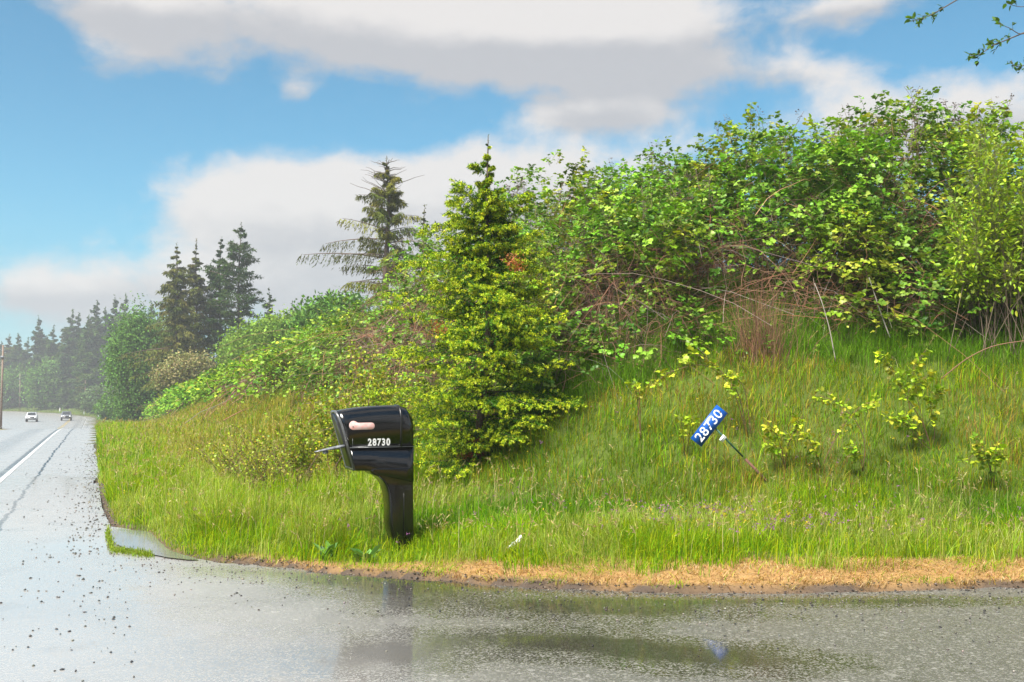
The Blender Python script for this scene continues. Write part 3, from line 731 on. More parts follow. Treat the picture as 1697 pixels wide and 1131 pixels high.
# ------------------------------------------------------------------ conifers
def conifer(B0, H, prof, gap, nb, M, K, cl, cw, el0, el1, droop, hang, tl, tr, pal_, seed, hb=.06, lean=None, tips=None, wob=.0, branch_r=.012):
    """returns trunk Acc, limbs Acc, foliage Acc (and tip tufts Acc) in local metres, foot at B0"""
    global rng
    keep_rng = rng; rng = np.random.default_rng(seed)
    T = Acc(); LB = Acc(); FO = Acc(); TP = Acc()
    ln = lean if lean is not None else (lambda u: np.stack([0 * u, 0 * u], -1))
    u = np.linspace(0, 1, 22); c = ln(u)
    pts = np.stack([c[:, 0] + wob * np.sin(u * 9 + seed), c[:, 1], u * H], 1)
    T.add(*tube(pts, tr * (1 - u) ** .8 + .004 + tr * .35 * np.exp(-u * 25), 9), c=(.09, .065, .05))
    hs = []
    h = hb * H
    while h < H * .975:
        k_ = nb if h < H * .78 else (4 if h < H * .86 else 2)
        for _ in range(k_): hs.append(h + U(-.4, .4) * gap)
        h += gap * U(.8, 1.2) * (1.15 - .5 * h / H)
    hs = np.array(hs); n = len(hs); f = np.clip(hs / H, 0, 1)
    L = prof(f) * U(.40, 1.22, n)
    az = np.arange(n) * 2.4 + U(-.4, .4, n)
    L = L * (1 - .10 * np.cos(az)) * (.80 + .40 * vnoise(np.cos(az) * 1.5 + seed, np.sin(az) * 1.5, f * 9, 1.0))
    e = el0 + (el1 - el0) * f + rng.normal(0, .09, n)
    c = ln(f)
    base = np.stack([c[:, 0] + wob * np.sin(f * 9 + seed), c[:, 1], hs], 1)
    dh = np.stack([np.cos(az), np.sin(az), 0 * az], 1)
    def pt(uu):                                     # (n,m) -> (n,m,3)
        x = L[:, None] * uu
        return base[:, None] + dh[:, None] * (x * np.cos(e)[:, None])[..., None] + upv * (x * np.sin(e)[:, None] - droop * L[:, None] * uu ** 2)[..., None]
    uu = np.linspace(0, 1, 6)[None] + np.zeros((n, 1))
    V, fs = tubes(pt(uu), (branch_r * (.4 + L / (L.max() + 1e-6)))[:, None] * np.linspace(1, .25, 6)[None], 3); LB.add(V, fs, np.tile([.10, .07, .05], (len(V), 1)))
    um = np.linspace(.14, 1.0, M)[None] + U(-.03, .03, (n, M))
    q = pt(np.clip(um, 0, 1.02))                     # (n,M,3)
    sv = np.stack([-np.sin(az), np.cos(az), 0 * az], 1)
    for sgn in (-1, 1):
        td = nrm(dh[:, None] * .75 + sv[:, None] * sgn * .8 + upv * (-.15 - hang) + .22 * rng.normal(size=(n, M, 3)))
        lt = tl * L[:, None] * (1.05 - .75 * um) * U(.6, 1.2, (n, M)) + np.minimum(cl, L * .3)[:, None] * .5
        kv = (np.arange(K) + .5)[None, None] / K + U(-.04, .04, (n, M, K))
        p = q[:, :, None] + td[:, :, None] * (kv * lt[:, :, None])[..., None] - upv * (hang * lt[:, :, None] * kv ** 2)[..., None] * .6
        m_ = n * M * K
        cd = nrm(np.repeat(td.reshape(-1, 3), K, 0) + .55 * rng.normal(size=(m_, 3)) - upv * hang * .8)
        up_ = nrm(upv + .5 * rng.normal(size=(m_, 3)))
        V, fs = cards(p.reshape(-1, 3), cd, up_, np.minimum(cl, np.repeat(L, M * K) * .35 + cl * .15) * U(.6, 1.3, m_), cw * U(.7, 1.3, m_))
        cp = pal(pal_, n, .12); cp = np.repeat(cp, M * K, 0) * (1 + .15 * rng.normal(size=(m_, 1)))
        FO.add(V, fs, np.repeat(np.clip(cp, .003, 1), 4, 0))
        if tips is not None:
            tp = (q + td * lt[..., None]); tm = U(0, 1, (n, M)) < tips(um, f[:, None])
            for (frac) in (1.0, .78, .55):
                tq = (q + td * (lt * frac)[..., None])[tm]; k = len(tq)
                if not k: continue
                J = 12
                dd = nrm(np.repeat(td[tm], J, 0) * .55 - upv * .65 + .75 * rng.normal(size=(k * J, 3)))
                V, fs = cards(np.repeat(tq, J, 0) + .006 * rng.normal(size=(k * J, 3)), dd, nrm(rng.normal(size=(k * J, 3))), U(.022, .038, k * J), U(.007, .011, k * J))
                ct = np.repeat(pal([(.47, .55, .018), (.56, .61, .02), (.38, .49, .016), (.30, .42, .016)], k, .1), J, 0)
                TP.add(V, fs, np.repeat(ct, 4, 0))
    # needles along the leader
    m_ = 70; hh = H * (1 - .16 * U(0, 1, m_)); ff = hh / H; c = ln(ff)
    p = np.stack([c[:, 0] + wob * np.sin(ff * 9 + seed), c[:, 1], hh], 1)
    V, fs = cards(p, nrm(rng.normal(size=(m_, 3)) + upv * .6), nrm(rng.normal(size=(m_, 3))), cl * U(.35, .7, m_), cw * U(.4, .7, m_)); FO.add(V, fs, np.repeat(pal(pal_, m_), 4, 0))
    rng = keep_rng
    return T, LB, FO, TP
NG = [(.030, .065, .018), (.04, .085, .02), (.05, .10, .022), (.025, .05, .016)]
def plant_conifer(name, loc, label, cat, parts, mat=M_needle, group=None):
    r = empty(name, loc, label, cat, group)
    T, LB, FO, TP = parts
    T.build('trunk', M_bark, r, True); LB.build('branches', M_bark, r)
    FO.build('crown', mat, r)
    if TP.n: TP.build('new_shoots', M_leaf, r)
    return r
# the young spruce beside the mailbox
Yt = 12.0
foot = at(783, 835, Yt); foot[2] = float(G(foot[0], Yt)) - .03
topz = at(808, 224, Yt)[2] - foot[2]
def pfx(px): return (px - 783) / F * Yt
def spr_lean(u):
    return np.stack([np.interp(u, [0, .08, .3, .55, .8, 1], [0, .05, pfx(806), pfx(810), pfx(806), pfx(808)]), 0 * u], -1)
ys_ = np.array([835, 800, 760, 690, 640, 580, 520, 480, 450, 400, 350, 325, 305, 285, 268, 222])
rs_ = np.array([.60, .84, .95, 1.08, 1.04, .98, .84, .76, .72, .66, .46, .10, .10, .24, .05, .02])
fy_ = (835 - ys_) / (835 - 224.0)
prof = lambda f: np.interp(f, fy_, rs_)
parts = conifer(foot, topz, prof, .150, 9, 16, 16, .044, .011, .08, .60, .16, .05, .42, .045, [(.04, .12, .010), (.055, .15, .012), (.075, .18, .014), (.03, .085, .009)], 3, .035, spr_lean,
                tips=lambda u, f: np.clip(.30 + .9 * u ** 1.4, 0, .98) * np.where(f > .93, .2, 1), branch_r=.006)
spr = plant_conifer('young_spruce', foot, 'young spruce with bright yellow-green shoot tips, right of the black mailbox', 'spruce', parts)
# rust-coloured dead shoots low on the trunk
a = Acc(); n = 1400
q = np.stack([rng.normal(.02, .08, n), -.06 + rng.normal(0, .07, n), U(.03, .42, n)], 1)
V, f = cards(q, nrm(rnd3(n) + upv * -.6), nrm(rnd3(n)), U(.03, .07, n), U(.006, .012, n)); a.add(V, f, np.repeat(pal([(.30, .085, .03), (.22, .06, .025), (.36, .13, .05)], n), 4, 0))
for cxp, cyp in ((858, 445), (850, 432), (725, 545)):
    p0 = at(cxp, cyp, 11.6) - foot; n = 160
    V, f = cards(p0 + .05 * rnd3(n), nrm(rnd3(n)), nrm(rnd3(n)), U(.03, .05, n), U(.006, .012, n)); a.add(V, f, np.repeat(pal([(.42, .14, .05)], n), 4, 0))
a.build('dead_shoots', M_leaf, spr)

# conifer with the dead top beyond the ridge
Yc = 50.0
ft = at(640, 560, Yc); ft[2] = float(G(ft[0], Yc)) - .2
Hc = at(640, 258, Yc)[2] - ft[2]
fr = lambda y: (at(640, y, Yc)[2] - ft[2]) / Hc
yy = np.array([258, 300, 330, 360, 390, 420, 450, 490, 530]); fr_ = np.array([fr(y) for y in yy])[::-1]
rr = (np.array([4, 22, 45, 48, 75, 80, 88, 95, 85]) * 1.08 / F * Yc)[::-1]
parts = conifer(ft, Hc, lambda f: np.interp(f, fr_, rr), .44, 4, 20, 8, .20, .042, .0, .35, .14, .75, .22, .22, [(.15, .16, .02), (.10, .12, .018), (.19, .19, .025), (.07, .075, .02)], 14, .3, None, wob=.06, branch_r=.035)
hb = plant_conifer('old_conifer', ft, 'lone thin conifer with a bare dead top and drooping olive branches behind the brambles', 'conifer', parts)
a = Acc(); n = 26
hz = Hc * U(.78, .985, n); azm = U(0, 6.28, n); Lb = np.interp(hz / Hc, [.78, .99], [2.0, .5]) * U(.6, 1.2, n)
u = np.linspace(0, 1, 6)[None, :, None]; st = np.stack([0 * hz, 0 * hz, hz], 1)[:, None]
pth = st + np.stack([np.cos(azm), np.sin(azm), .35 + 0 * azm], 1)[:, None] * Lb[:, None, None] * u + .05 * rng.normal(size=(n, 6, 3)) * u
V, f = tubes(pth, np.linspace(.03, .008, 6)[None], 3); a.add(V, f, (.12, .10, .085)); a.build('bare_twigs', M_bark, hb)

# tall conifer group left of centre
def far_conifer(px, ytop, Y, rpx, seed, label, pl, bare_f=.1, gap=.55, hang=.3, el=(-.05, .35), nb=4, name='conifer', shape=None, M=10, K=6, cl=.40, cw=.12, wob=.1, group='tall conifers at the end of the bank'):
    p = at(px, 650, Y); p[2] = float(G(p[0], Y)) - .2
    H = at(px, ytop, Y)[2] - p[2]; r = 1.3 * rpx / F * Y
    if shape is None: shape = lambda f: np.interp(f, [0, .08, .3, .6, .85, 1], [.75, .9, 1, .72, .30, .03])
    ns = np.random.default_rng(seed).uniform(.45, 1.25, 40)
    pr = lambda f: r * shape(f) * np.interp(f, np.linspace(0, 1, 40), ns)
    parts = conifer(p, H, pr, gap, nb, M, K, cl, cw, el[0], el[1], .12, hang, .30, H * .011 + .03, pl, seed, bare_f, None, wob=wob, branch_r=.05)
    return plant_conifer(name, p, label, 'conifer', parts, M_far, group)
OL = [(.09, .11, .02), (.07, .09, .018), (.11, .13, .025), (.13, .13, .03)]
DK = [(.035, .075, .018), (.05, .095, .02), (.065, .115, .025)]
far_conifer(290, 402, 98, 46, 21, 'broad olive-green conifer with drooping branches, leftmost of the tall group', OL, .04, .6, .55, (-.15, .2), 5)
far_conifer(322, 395, 104, 34, 22, 'slim conifer with a ragged spire, second from left in the tall group', OL, .1, .7, .55, (-.1, .3), 5)
far_conifer(362, 392, 106, 34, 23, 'dark conifer pressed against the left side of the tall pine with a bare trunk', DK, .12, .7, .2, (.0, .4), 5)
far_conifer(394, 368, 102, 46, 24, 'tall pine with an uneven crown over a bare pale trunk', DK, .42, .75, .05, (.1, .45), 5, 'tall_pine', lambda f: np.interp(f, [.4, .5, .7, .85, 1], [.9, 1.0, .8, .55, .05]))
far_conifer(345, 470, 112, 40, 25, 'shorter dark conifer filling the middle of the tall group', DK, .05, .7, .3)
far_conifer(444, 478, 118, 24, 26, 'short ragged conifer directly right of the tall pine', DK, .1, .7, .25)
# small conifers showing over the bank
far_conifer(483, 500, 170, 16, 27, 'small hazy conifer, left of the two showing over the bank beyond the pine', DK, .05, .9, .2, cl=.6, cw=.25, group='hazy conifers over the bank')
far_conifer(525, 492, 165, 18, 28, 'small hazy conifer, right of the two showing over the bank beyond the pine', DK, .05, .9, .2, cl=.6, cw=.25, group='hazy conifers over the bank')
far_conifer(702, 340, 62, 16, 29, 'small pointed conifer top just right of the conifer with the dead top', OL, .3, .5, .2, cl=.25, cw=.09, group='hazy conifers over the bank')

def clear_y(px, Y, nmin):
    """push a thing back along its bearing until it stands beyond the road's right edge"""
    while float(lat(np.array([(px - CX) / F * Y]), np.array([Y * 1.0]))[1][0]) < nmin and Y < 420: Y += 3.0
    return Y
# misty forest: four kinds, copied
protos = []
for i, (H, R, pl, hang, bf) in enumerate([(26, 4.0, DK, .2, .05), (24, 3.4, DK, .45, .08), (28, 3.2, DK, .1, .3), (22, 4.4, OL, .35, .04)]):
    ns = np.random.default_rng(60 + i).uniform(.65, 1.15, 40)
    pr = (lambda R, ns: lambda f: R * np.interp(f, [0, .1, .4, .7, .9, 1], [.8, 1, .9, .6, .28, .04]) * np.interp(f, np.linspace(0, 1, 40), ns))(R, ns)
    protos.append((H, conifer(None, H, pr, .95, 6, 11, 5, .95, .42, -.05, .3, .12, hang, .32, .3, pl, 60 + i, bf, None, wob=.15, branch_r=.08)))
ORD = ['first', 'second', 'third', 'fourth', 'fifth', 'sixth', 'seventh', 'eighth', 'ninth', 'tenth', 'eleventh', 'twelfth', 'thirteenth', 'fourteenth', 'fifteenth', 'sixteenth', 'seventeenth', 'eighteenth', 'nineteenth', 'twentieth', 'twenty-first', 'twenty-second', 'twenty-third', 'twenty-fourth']
FT = [(3, 566, 300, 0), (16, 556, 300, 3), (30, 552, 285, 0), (46, 560, 300, 1), (64, 524, 285, 2), (78, 556, 300, 0), (88, 540, 280, 1), (104, 552, 290, 3), (118, 514, 270, 1), (130, 518, 275, 0), (146, 522, 260, 0), (160, 498, 250, 0), (174, 508, 258, 1), (190, 490, 240, 2), (206, 488, 235, 1), (222, 510, 225, 3), (236, 522, 220, 0), (250, 500, 200, 1), (264, 520, 190, 0), (10, 585, 260, 3), (60, 590, 262, 1), (110, 575, 245, 0), (150, 570, 225, 3)]
FT.sort(); FT = [(a_, b_, clear_y(a_, c_, 9), d_) for a_, b_, c_, d_ in FT]
made = {}
for i, (px, yt, Y, k) in enumerate(FT):
    X = (px - CX) / F * Y / math.cos(PITCH) * 1.0; z = float(G(X, Y)) - .3
    H = at(px, yt, Y)[2] - z; sc_ = H / protos[k][0]
    lab = 'hazy conifer, %s from the left in the misty forest beyond the road bend' % ORD[i]
    if k not in made:
        r = plant_conifer('forest_conifer', (X, Y, z), lab, 'conifer', protos[k][1], M_far, 'misty forest beyond the bend'); made[k] = r
    else:
        src = made[k]; r = src.copy(); col.objects.link(r); r.location = (X, Y, z); r['label'] = lab
        for ch in list(src.children):
            c_ = ch.copy(); col.objects.link(c_); c_.parent = r
    r.scale = (sc_, sc_, sc_); r.rotation_euler = (0, 0, i * 1.7)

for i, (X, Y) in enumerate([(-13, -15), (-8.5, -18), (-4, -15.5), (0.5, -18.5), (4.5, -15.5), (9, -17.5), (13.5, -15), (18, -18), (23, -14.5), (-18, -19)]):  # unseen conifers, added to give the mailbox something dark to reflect
    src = made[i % 4]; r = src.copy(); col.objects.link(r); r.location = (X, Y, -.3); r['label'] = 'unseen conifer added behind the viewpoint for dark reflections, %s of its row' % ORD[i]; r['group'] = 'unseen conifers added behind the viewpoint'
    r.scale = (.52, .52, .40 + .05 * (i % 3)); r.rotation_euler = (0, 0, i * 2.1)
    for ch in list(src.children):
        c_ = ch.copy(); col.objects.link(c_); c_.parent = r

# ------------------------------------------------------------------ broadleaf trees and shrubs
def broadleaf(name, p, label, cat, H, R, nclump, nleaf, lsize, pl, seed, mat=M_far, zc=.55, trunk=.12, group=None, sq=1.0, wfac=.7):
    global rng
    kr = rng; rng = np.random.default_rng(seed)
    r = empty(name, p, label, cat, group)
    a = Acc(); u = np.linspace(0, 1, 8)
    a.add(*tube(np.stack([.1 * R * np.sin(u * 3), 0 * u, u * H * .75], 1), trunk * (1 - .8 * u), 8), c=(.10, .08, .06))
    a.build('trunk', M_bark, r, True)
    d = nrm(rnd3(nclump)); d[:, 2] = np.abs(d[:, 2]) * np.where(U(0, 1, nclump) < .3, -1, 1)
    rad = U(.55, 1.0, nclump) ** .6 * (1 + .35 * (vnoise(d[:, 0] * 2 + seed, d[:, 1] * 2, d[:, 2] * 2, .8) - .5))
    cc = d * rad[:, None] * np.array([R, R, H * .5 * sq]) + np.array([0, 0, H * zc])
    cc[:, 2] = np.maximum(cc[:, 2], .15 * U(0, 1, nclump) * H)
    lim = Acc(); st = np.stack([0 * rad, 0 * rad, np.clip(cc[:, 2] * .55, 0, H * .7)], 1); uu = np.linspace(0, 1, 5)[None, :, None]
    path = st[:, None] * (1 - uu) + cc[:, None] * uu + upv * .12 * R * np.sin(uu * math.pi)
    V, f = tubes(path, np.linspace(.25, .06, 5)[None] * trunk, 3); lim.add(V, f, np.tile([.11, .085, .06], (len(V), 1))); lim.build('branches', M_bark, r)
    q = np.repeat(cc, nleaf, 0) + rng.normal(size=(nclump * nleaf, 3)) * np.array([.17 * R, .17 * R, .09 * H * sq]); q[:, 2] = np.maximum(q[:, 2], .03)
    m_ = len(q); ctone = np.repeat(U(.75, 1.25, nclump), nleaf)
    V, f = cards(q, nrm(rnd3(m_) - upv * .3), nrm(upv * .8 + .6 * rnd3(m_)), lsize * U(.6, 1.3, m_), lsize * wfac * U(.7, 1.2, m_))
    lf = Acc(); lf.add(V, f, np.repeat(pal(pl, m_) * ctone[:, None], 4, 0)); lf.build('crown', mat, r)
    rng = kr
    return r
def gp(px, Y, dz=-.1):
    X = (px - CX) / F * Y; return np.array([X, Y, float(G(X, Y)) + dz])
GRN = [(.09, .19, .035), (.12, .24, .04), (.07, .15, .03)]
YGN = [(.15, .25, .035), (.19, .29, .04), (.12, .21, .03)]
GYG = [(.09, .15, .06), (.12, .18, .07)]
broadleaf('broadleaf_tree', gp(226, 112), 'round fresh green broadleaf tree left of the tall conifer group', 'tree', 11.5, 3.0, 190, 110, .30, GRN, 71, trunk=.2, sq=1.05)
broadleaf('broadleaf_tree', gp(255, 112), 'green tree tucked under the leftmost tall conifer', 'tree', 8.0, 2.6, 120, 100, .30, GRN, 72, trunk=.2)
broadleaf('broadleaf_tree', gp(85, clear_y(85, 235, 7)), 'pale green hazy tree in front of the misty forest, left of the bend', 'tree', 12, 6.0, 120, 90, .7, GRN, 73, trunk=.3)
broadleaf('broadleaf_tree', gp(20, clear_y(20, 230, 7)), 'low pale green tree beside the power pole at the left edge', 'tree', 11, 7.0, 90, 80, .7, GRN, 74, trunk=.3)
broadleaf('roadside_bush', gp(165, clear_y(165, 165, 3.5)), 'grey-green hazy bush where the road disappears behind the verge', 'bush', 5.5, 3.4, 90, 90, .45, GYG, 75, trunk=.12)
broadleaf('roadside_bush', gp(188, clear_y(188, 140, 2.6)), 'low green bush at the left foot of the round broadleaf tree', 'bush', 3.6, 2.4, 80, 90, .35, GRN, 76, trunk=.1)
for (px, Y, H, R, lab, pl, sd) in [(455, 78, 3.2, 3.4, 'light green bush on the bank top right of the tall pine', YGN, 81), (500, 72, 2.8, 3.0, 'light green bush on the bank top below the small hazy conifers', YGN, 82),
                                  (310, 92, 2.6, 2.6, 'tan-green bush at the foot of the tall conifer group', [(.24, .22, .09), (.18, .20, .07), (.28, .24, .12)], 83), (555, 60, 2.4, 2.4, 'dark green bush on the ridge left of the conifer with the dead top', GRN, 84),
                                  (420, 86, 3.2, 2.8, 'green bush at the foot of the bare pine trunk', YGN, 86)]:
    broadleaf('bank_bush', gp(px, Y), lab, 'bush', H + 1.5, R, 110, 90, .26, pl, sd, trunk=.08, group='bushes on top of the bank')
broadleaf('broadleaf_tree', gp(270, 120), 'yellowish green tree just behind the leftmost tall conifer', 'tree', 11, 3.4, 120, 100, .34, [(.12, .17, .04), (.14, .2, .045)], 85, trunk=.2)

# leafy shoots made of arching stems and leaves
def shoots(name, foot, label, cat, stems, pl, lsize, nl, seed, stemc=(.17, .09, .06), r0=.005, wleaf=1.1, three=True, group=None, spread=.5, up0=.3):
    """stems: list of paths (K,3) in world metres"""
    global rng
    kr = rng; rng = np.random.default_rng(seed)
    r = empty(name, foot, label, cat, group); S = Acc(); Lf = Acc()
    for pts in stems:
        pts = np.asarray(pts, float); k = len(pts); q = np.linspace(0, k - 1, 14)
        P = np.stack([np.interp(q, np.arange(k), pts[:, j]) for j in range(3)], 1)
        P[1:-1] = (P[:-2] + P[1:-1] * 2 + P[2:]) / 4
        S.add(*tube(P - foot, np.linspace(r0, r0 * .35, 14), 4), c=stemc)
        m = nl; u = U(up0, 1, m) ** .8 * 13; i0 = np.clip(u.astype(int), 0, 12); fr_ = u - i0
        b = P[i0] * (1 - fr_)[:, None] + P[i0 + 1] * fr_[:, None]; tg = nrm(P[i0 + 1] - P[i0])
        D = nrm(tg * .4 + rnd3(m) * .8 + upv * .05); b2 = b + D * (spread * lsize * U(.4, 1.6, m))[:, None]
        V, f = tubes(np.stack([b, b2], 1) - foot, np.full((m, 2), .0014), 3); S.add(V, f, np.tile([.16, .17, .05], (len(V), 1)))
        q2, f2_, u2, L2, c2 = compound(b2, D - upv * .15, nrm(upv + .45 * rnd3(m)), lsize * U(.6, 1.2, m), pal(pl, m), three)
        V, f = leaves(q2 - foot, f2_, u2, L2, wleaf); Lf.add(V, f, np.repeat(c2, 8, 0))
    S.build('stems', M_cane, r); Lf.build('leaves', M_leaf, r)
    rng = kr
    return r
YL = [(.36, .44, .02), (.27, .38, .015), (.44, .43, .04), (.19, .32, .015)]
def pxpath(L, Y): return [at(x, y, yy_) for (x, y), yy_ in zip(L, np.linspace(Y, Y - .25, len(L)))]
SAL = [('arching yellow-green bramble shoot above and left of the address sign', 11.1, [[(1240, 680), (1215, 640), (1170, 600), (1110, 615), (1080, 640)], [(1240, 680), (1225, 650), (1200, 620), (1165, 590), (1140, 585)], [(1245, 685), (1235, 640), (1210, 620), (1215, 660)]], 13, .05),
       ('tiny yellow-green sprout far left of the address sign', 11.3, [[(1062, 672), (1055, 650), (1045, 635)], [(1062, 672), (1060, 655), (1056, 640)]], 6, .045),
       ('small leafy sprout touching the left edge of the address sign', 10.95, [[(1135, 748), (1132, 722), (1128, 692)], [(1138, 748), (1143, 715), (1148, 690)]], 8, .045),
       ('sparse yellow-green sapling right of the address sign', 10.6, [[(1300, 790), (1297, 750), (1285, 715), (1272, 700)], [(1300, 790), (1305, 740), (1320, 705), (1330, 690)], [(1302, 780), (1290, 745), (1268, 725)]], 10, .05),
       ('yellow-green sapling with the widest crown, between the sparse one and the tallest one', 10.5, [[(1360, 800), (1372, 750), (1400, 700), (1430, 670), (1450, 665)], [(1430, 790), (1435, 730), (1415, 690), (1375, 660), (1350, 655)], [(1430, 790), (1425, 745), (1415, 760), (1410, 740)], [(1362, 795), (1350, 745), (1335, 720)]], 13, .05),
       ('tallest yellow-green sapling, on the bank near the right edge', 10.9, [[(1545, 780), (1535, 720), (1520, 660), (1510, 610), (1535, 580)], [(1545, 780), (1530, 700), (1490, 640), (1470, 600), (1460, 590)], [(1545, 780), (1530, 740), (1500, 700), (1470, 690)], [(1545, 775), (1550, 720), (1540, 660), (1560, 650)], [(1542, 770), (1520, 720), (1500, 650), (1540, 620)]], 16, .055),
       ('low yellow-green sapling nearest the right edge', 10.3, [[(1645, 805), (1640, 770), (1625, 745), (1600, 765)], [(1645, 805), (1640, 760), (1620, 730)], [(1645, 805), (1650, 770), (1655, 745)]], 12, .052)]
for i, (lab, Y, paths, nl, ls) in enumerate(SAL):
    fx = at(paths[0][0][0], paths[0][0][1], Y); ft_ = np.array([fx[0], Y, float(G(fx[0], Y))])
    st = []
    for L in paths:
        pth = pxpath(L, Y); pth[0] = np.array([pth[0][0], pth[0][1], float(G(pth[0][0], pth[0][1])) - .02]); st.append(pth)
    shoots('berry_sapling', ft_, lab, 'sapling', st, YL, ls * 1.05, int(nl * 2.8), 100 + i, group='yellow-green saplings on the bank')

def stems_from(foot, n, H, spread, seed, curve=.3):
    g = np.random.default_rng(seed); out = []
    for _ in range(n):
        a_ = g.uniform(0, 6.28); r_ = g.uniform(.1, 1) * spread; h = H * g.uniform(.5, 1.05)
        b = foot + np.array([g.normal(0, .12 * spread), g.normal(0, .12 * spread), 0])
        d = np.array([math.cos(a_), math.sin(a_), 0])
        u = np.linspace(0, 1, 6)[:, None]
        out.append(b + d * r_ * u ** 1.4 + upv * h * (u - curve * u ** 3 * g.uniform(0, .8)) + .03 * g.normal(size=(6, 3)) * u)
    return out
# twiggy shrubs left of the mailbox
OLV = [(.20, .30, .012), (.28, .34, .015), (.13, .22, .010), (.36, .32, .03)]
for i, (px, Y, H, sp, n, nl, lab, ls) in enumerate([(585, 13.6, 1.75, .95, 34, 34, 'twiggy shrub with small yellow-green leaves right behind the mailbox front', .034), (500, 14.0, 1.25, .9, 30, 26, 'small-leaved shrub in the grass between the brown twigs and the mailbox', .032),
                                                   (440, 13.4, 1.05, .85, 60, 7, 'low tangle of bare reddish twigs in the grass left of the mailbox', .026), (640, 15.5, 1.9, 1.0, 28, 30, 'leafy shrub in front of the brown canes, hidden below by the mailbox', .04), (385, 15.5, .9, .8, 36, 6, 'farthest left patch of bare twigs in the verge grass', .026)]):
    ft_ = gp(px, Y, -.02)
    shoots('twiggy_shrub', ft_, lab, 'shrub', stems_from(ft_, n, H, sp, 200 + i), OLV, ls * 1.25, int(nl * 3.0), 210 + i, stemc=(.15, .08, .05), r0=.005, three=False, group='twiggy shrubs left of the mailbox', spread=.9)
# a long curved bare cane springing from the shrub towards the mailbox
# yellow-green broadleaf shrub at the right edge
YSH = [(.26, .38, .02), (.32, .42, .025), (.18, .30, .018)]
ft_ = gp(1640, 12.3, -.02); st = []
g = np.random.default_rng(31)
for _ in range(75):
    px, py = g.uniform(1555, 1790), g.uniform(195, 470); 
    if px < 1600 and py < 260: continue
    e_ = at(px, py, g.uniform(11.8, 13.2)); b = ft_ + np.array([g.normal(.3, .35), g.normal(.2, .25), 0]); u = np.linspace(0, 1, 6)[:, None]
    st.append(b * (1 - u) + e_ * u + upv * .25 * np.sin(u * math.pi))
shoots('leafy_shrub', ft_, 'bright yellow-green shrub with pointed leaves at the right edge, over the brambles', 'shrub', st, YSH, .078, 95, 32, stemc=(.12, .09, .06), r0=.005, wleaf=.55, three=False, up0=.42, spread=1.6)
# clump of dead upright stems
ft_ = gp(1262, 12.35, -.02)
a = Acc(); n = 230
b = np.stack([ft_[0] + rng.normal(0, .18, n), ft_[1] + rng.normal(0, .14, n), 0 * U(0, 1, n)], 1); b[:, 2] = G(b[:, 0], b[:, 1])
u = np.linspace(0, 1, 6)[None, :, None]; dd = np.stack([rng.normal(0, .17, n), rng.normal(0, .17, n), U(.4, .95, n)], 1)
pth = b[:, None] + dd[:, None] * u + .02 * rng.normal(size=(n, 6, 3)) * u
V, f = tubes(pth - ft_, np.linspace(.003, .0012, 6)[None], 3); a.add(V, f, np.repeat(pal([(.17, .085, .045), (.22, .12, .06), (.11, .06, .035)], n), 18, 0))
r = empty('dead_stem_clump', ft_, 'clump of upright dead brown stems at the foot of the brambles above the address sign', 'dead stems'); a.build('stems', M_cane, r)
# bare grey sticks and a long red cane on the slope
def stick(path, r0, lab, c, name='bare_cane', group='long bare canes on the slope'):
    P = [at(*q) for q in path]; P[0][2] = max(P[0][2], float(G(P[0][0], P[0][1])))
    P = np.array(P); k = len(P); q = np.linspace(0, k - 1, 20); P = np.stack([np.interp(q, np.arange(k), P[:, j]) for j in range(3)], 1)
    for _ in range(3): P[1:-1] = (P[:-2] + 2 * P[1:-1] + P[2:]) / 4
    a = Acc(); a.add(*tube(P - P[0], np.linspace(r0, r0 * .5, 20), 5), c=c)
    r = empty(name, P[0], lab, 'cane', group); a.build('stem', M_cane, r)
stick([(1560, 628, 11.2), (1600, 595, 11.1), (1645, 572, 11), (1720, 562, 10.9), (1790, 560, 10.8)], .006, 'long red-brown cane arching in from the right edge over the upper grass', (.22, .11, .07))
stick([(1385, 600, 12.2), (1375, 545, 12.2), (1362, 500, 12.2), (1350, 470, 12.3)], .008, 'grey bare stick leaning in the grass under the right part of the brambles', (.30, .27, .22))
stick([(1475, 560, 12.4), (1460, 520, 12.4), (1440, 460, 12.4)], .009, 'grey bare stick right of the other one, under the brambles', (.28, .26, .22))
stick([(470, 860, 12.2), (485, 820, 12.1), (520, 765, 12.0), (560, 708, 12.0)], .006, 'dark bare cane rising from the grass towards the mailbox door', (.12, .07, .05))
stick([(500, 850, 12.6), (540, 800, 12.5), (600, 700, 12.4), (555, 706, 12.3), (520, 720, 12.3)], .005, 'thin bare cane bending over behind the mailbox door handle', (.14, .08, .06))
stick([(285, 850, 12.2), (275, 815, 12.2), (262, 795, 12.2), (235, 787, 12.2)], .003, 'thin curved dead stalk over the grass near the road edge', (.2, .12, .07))

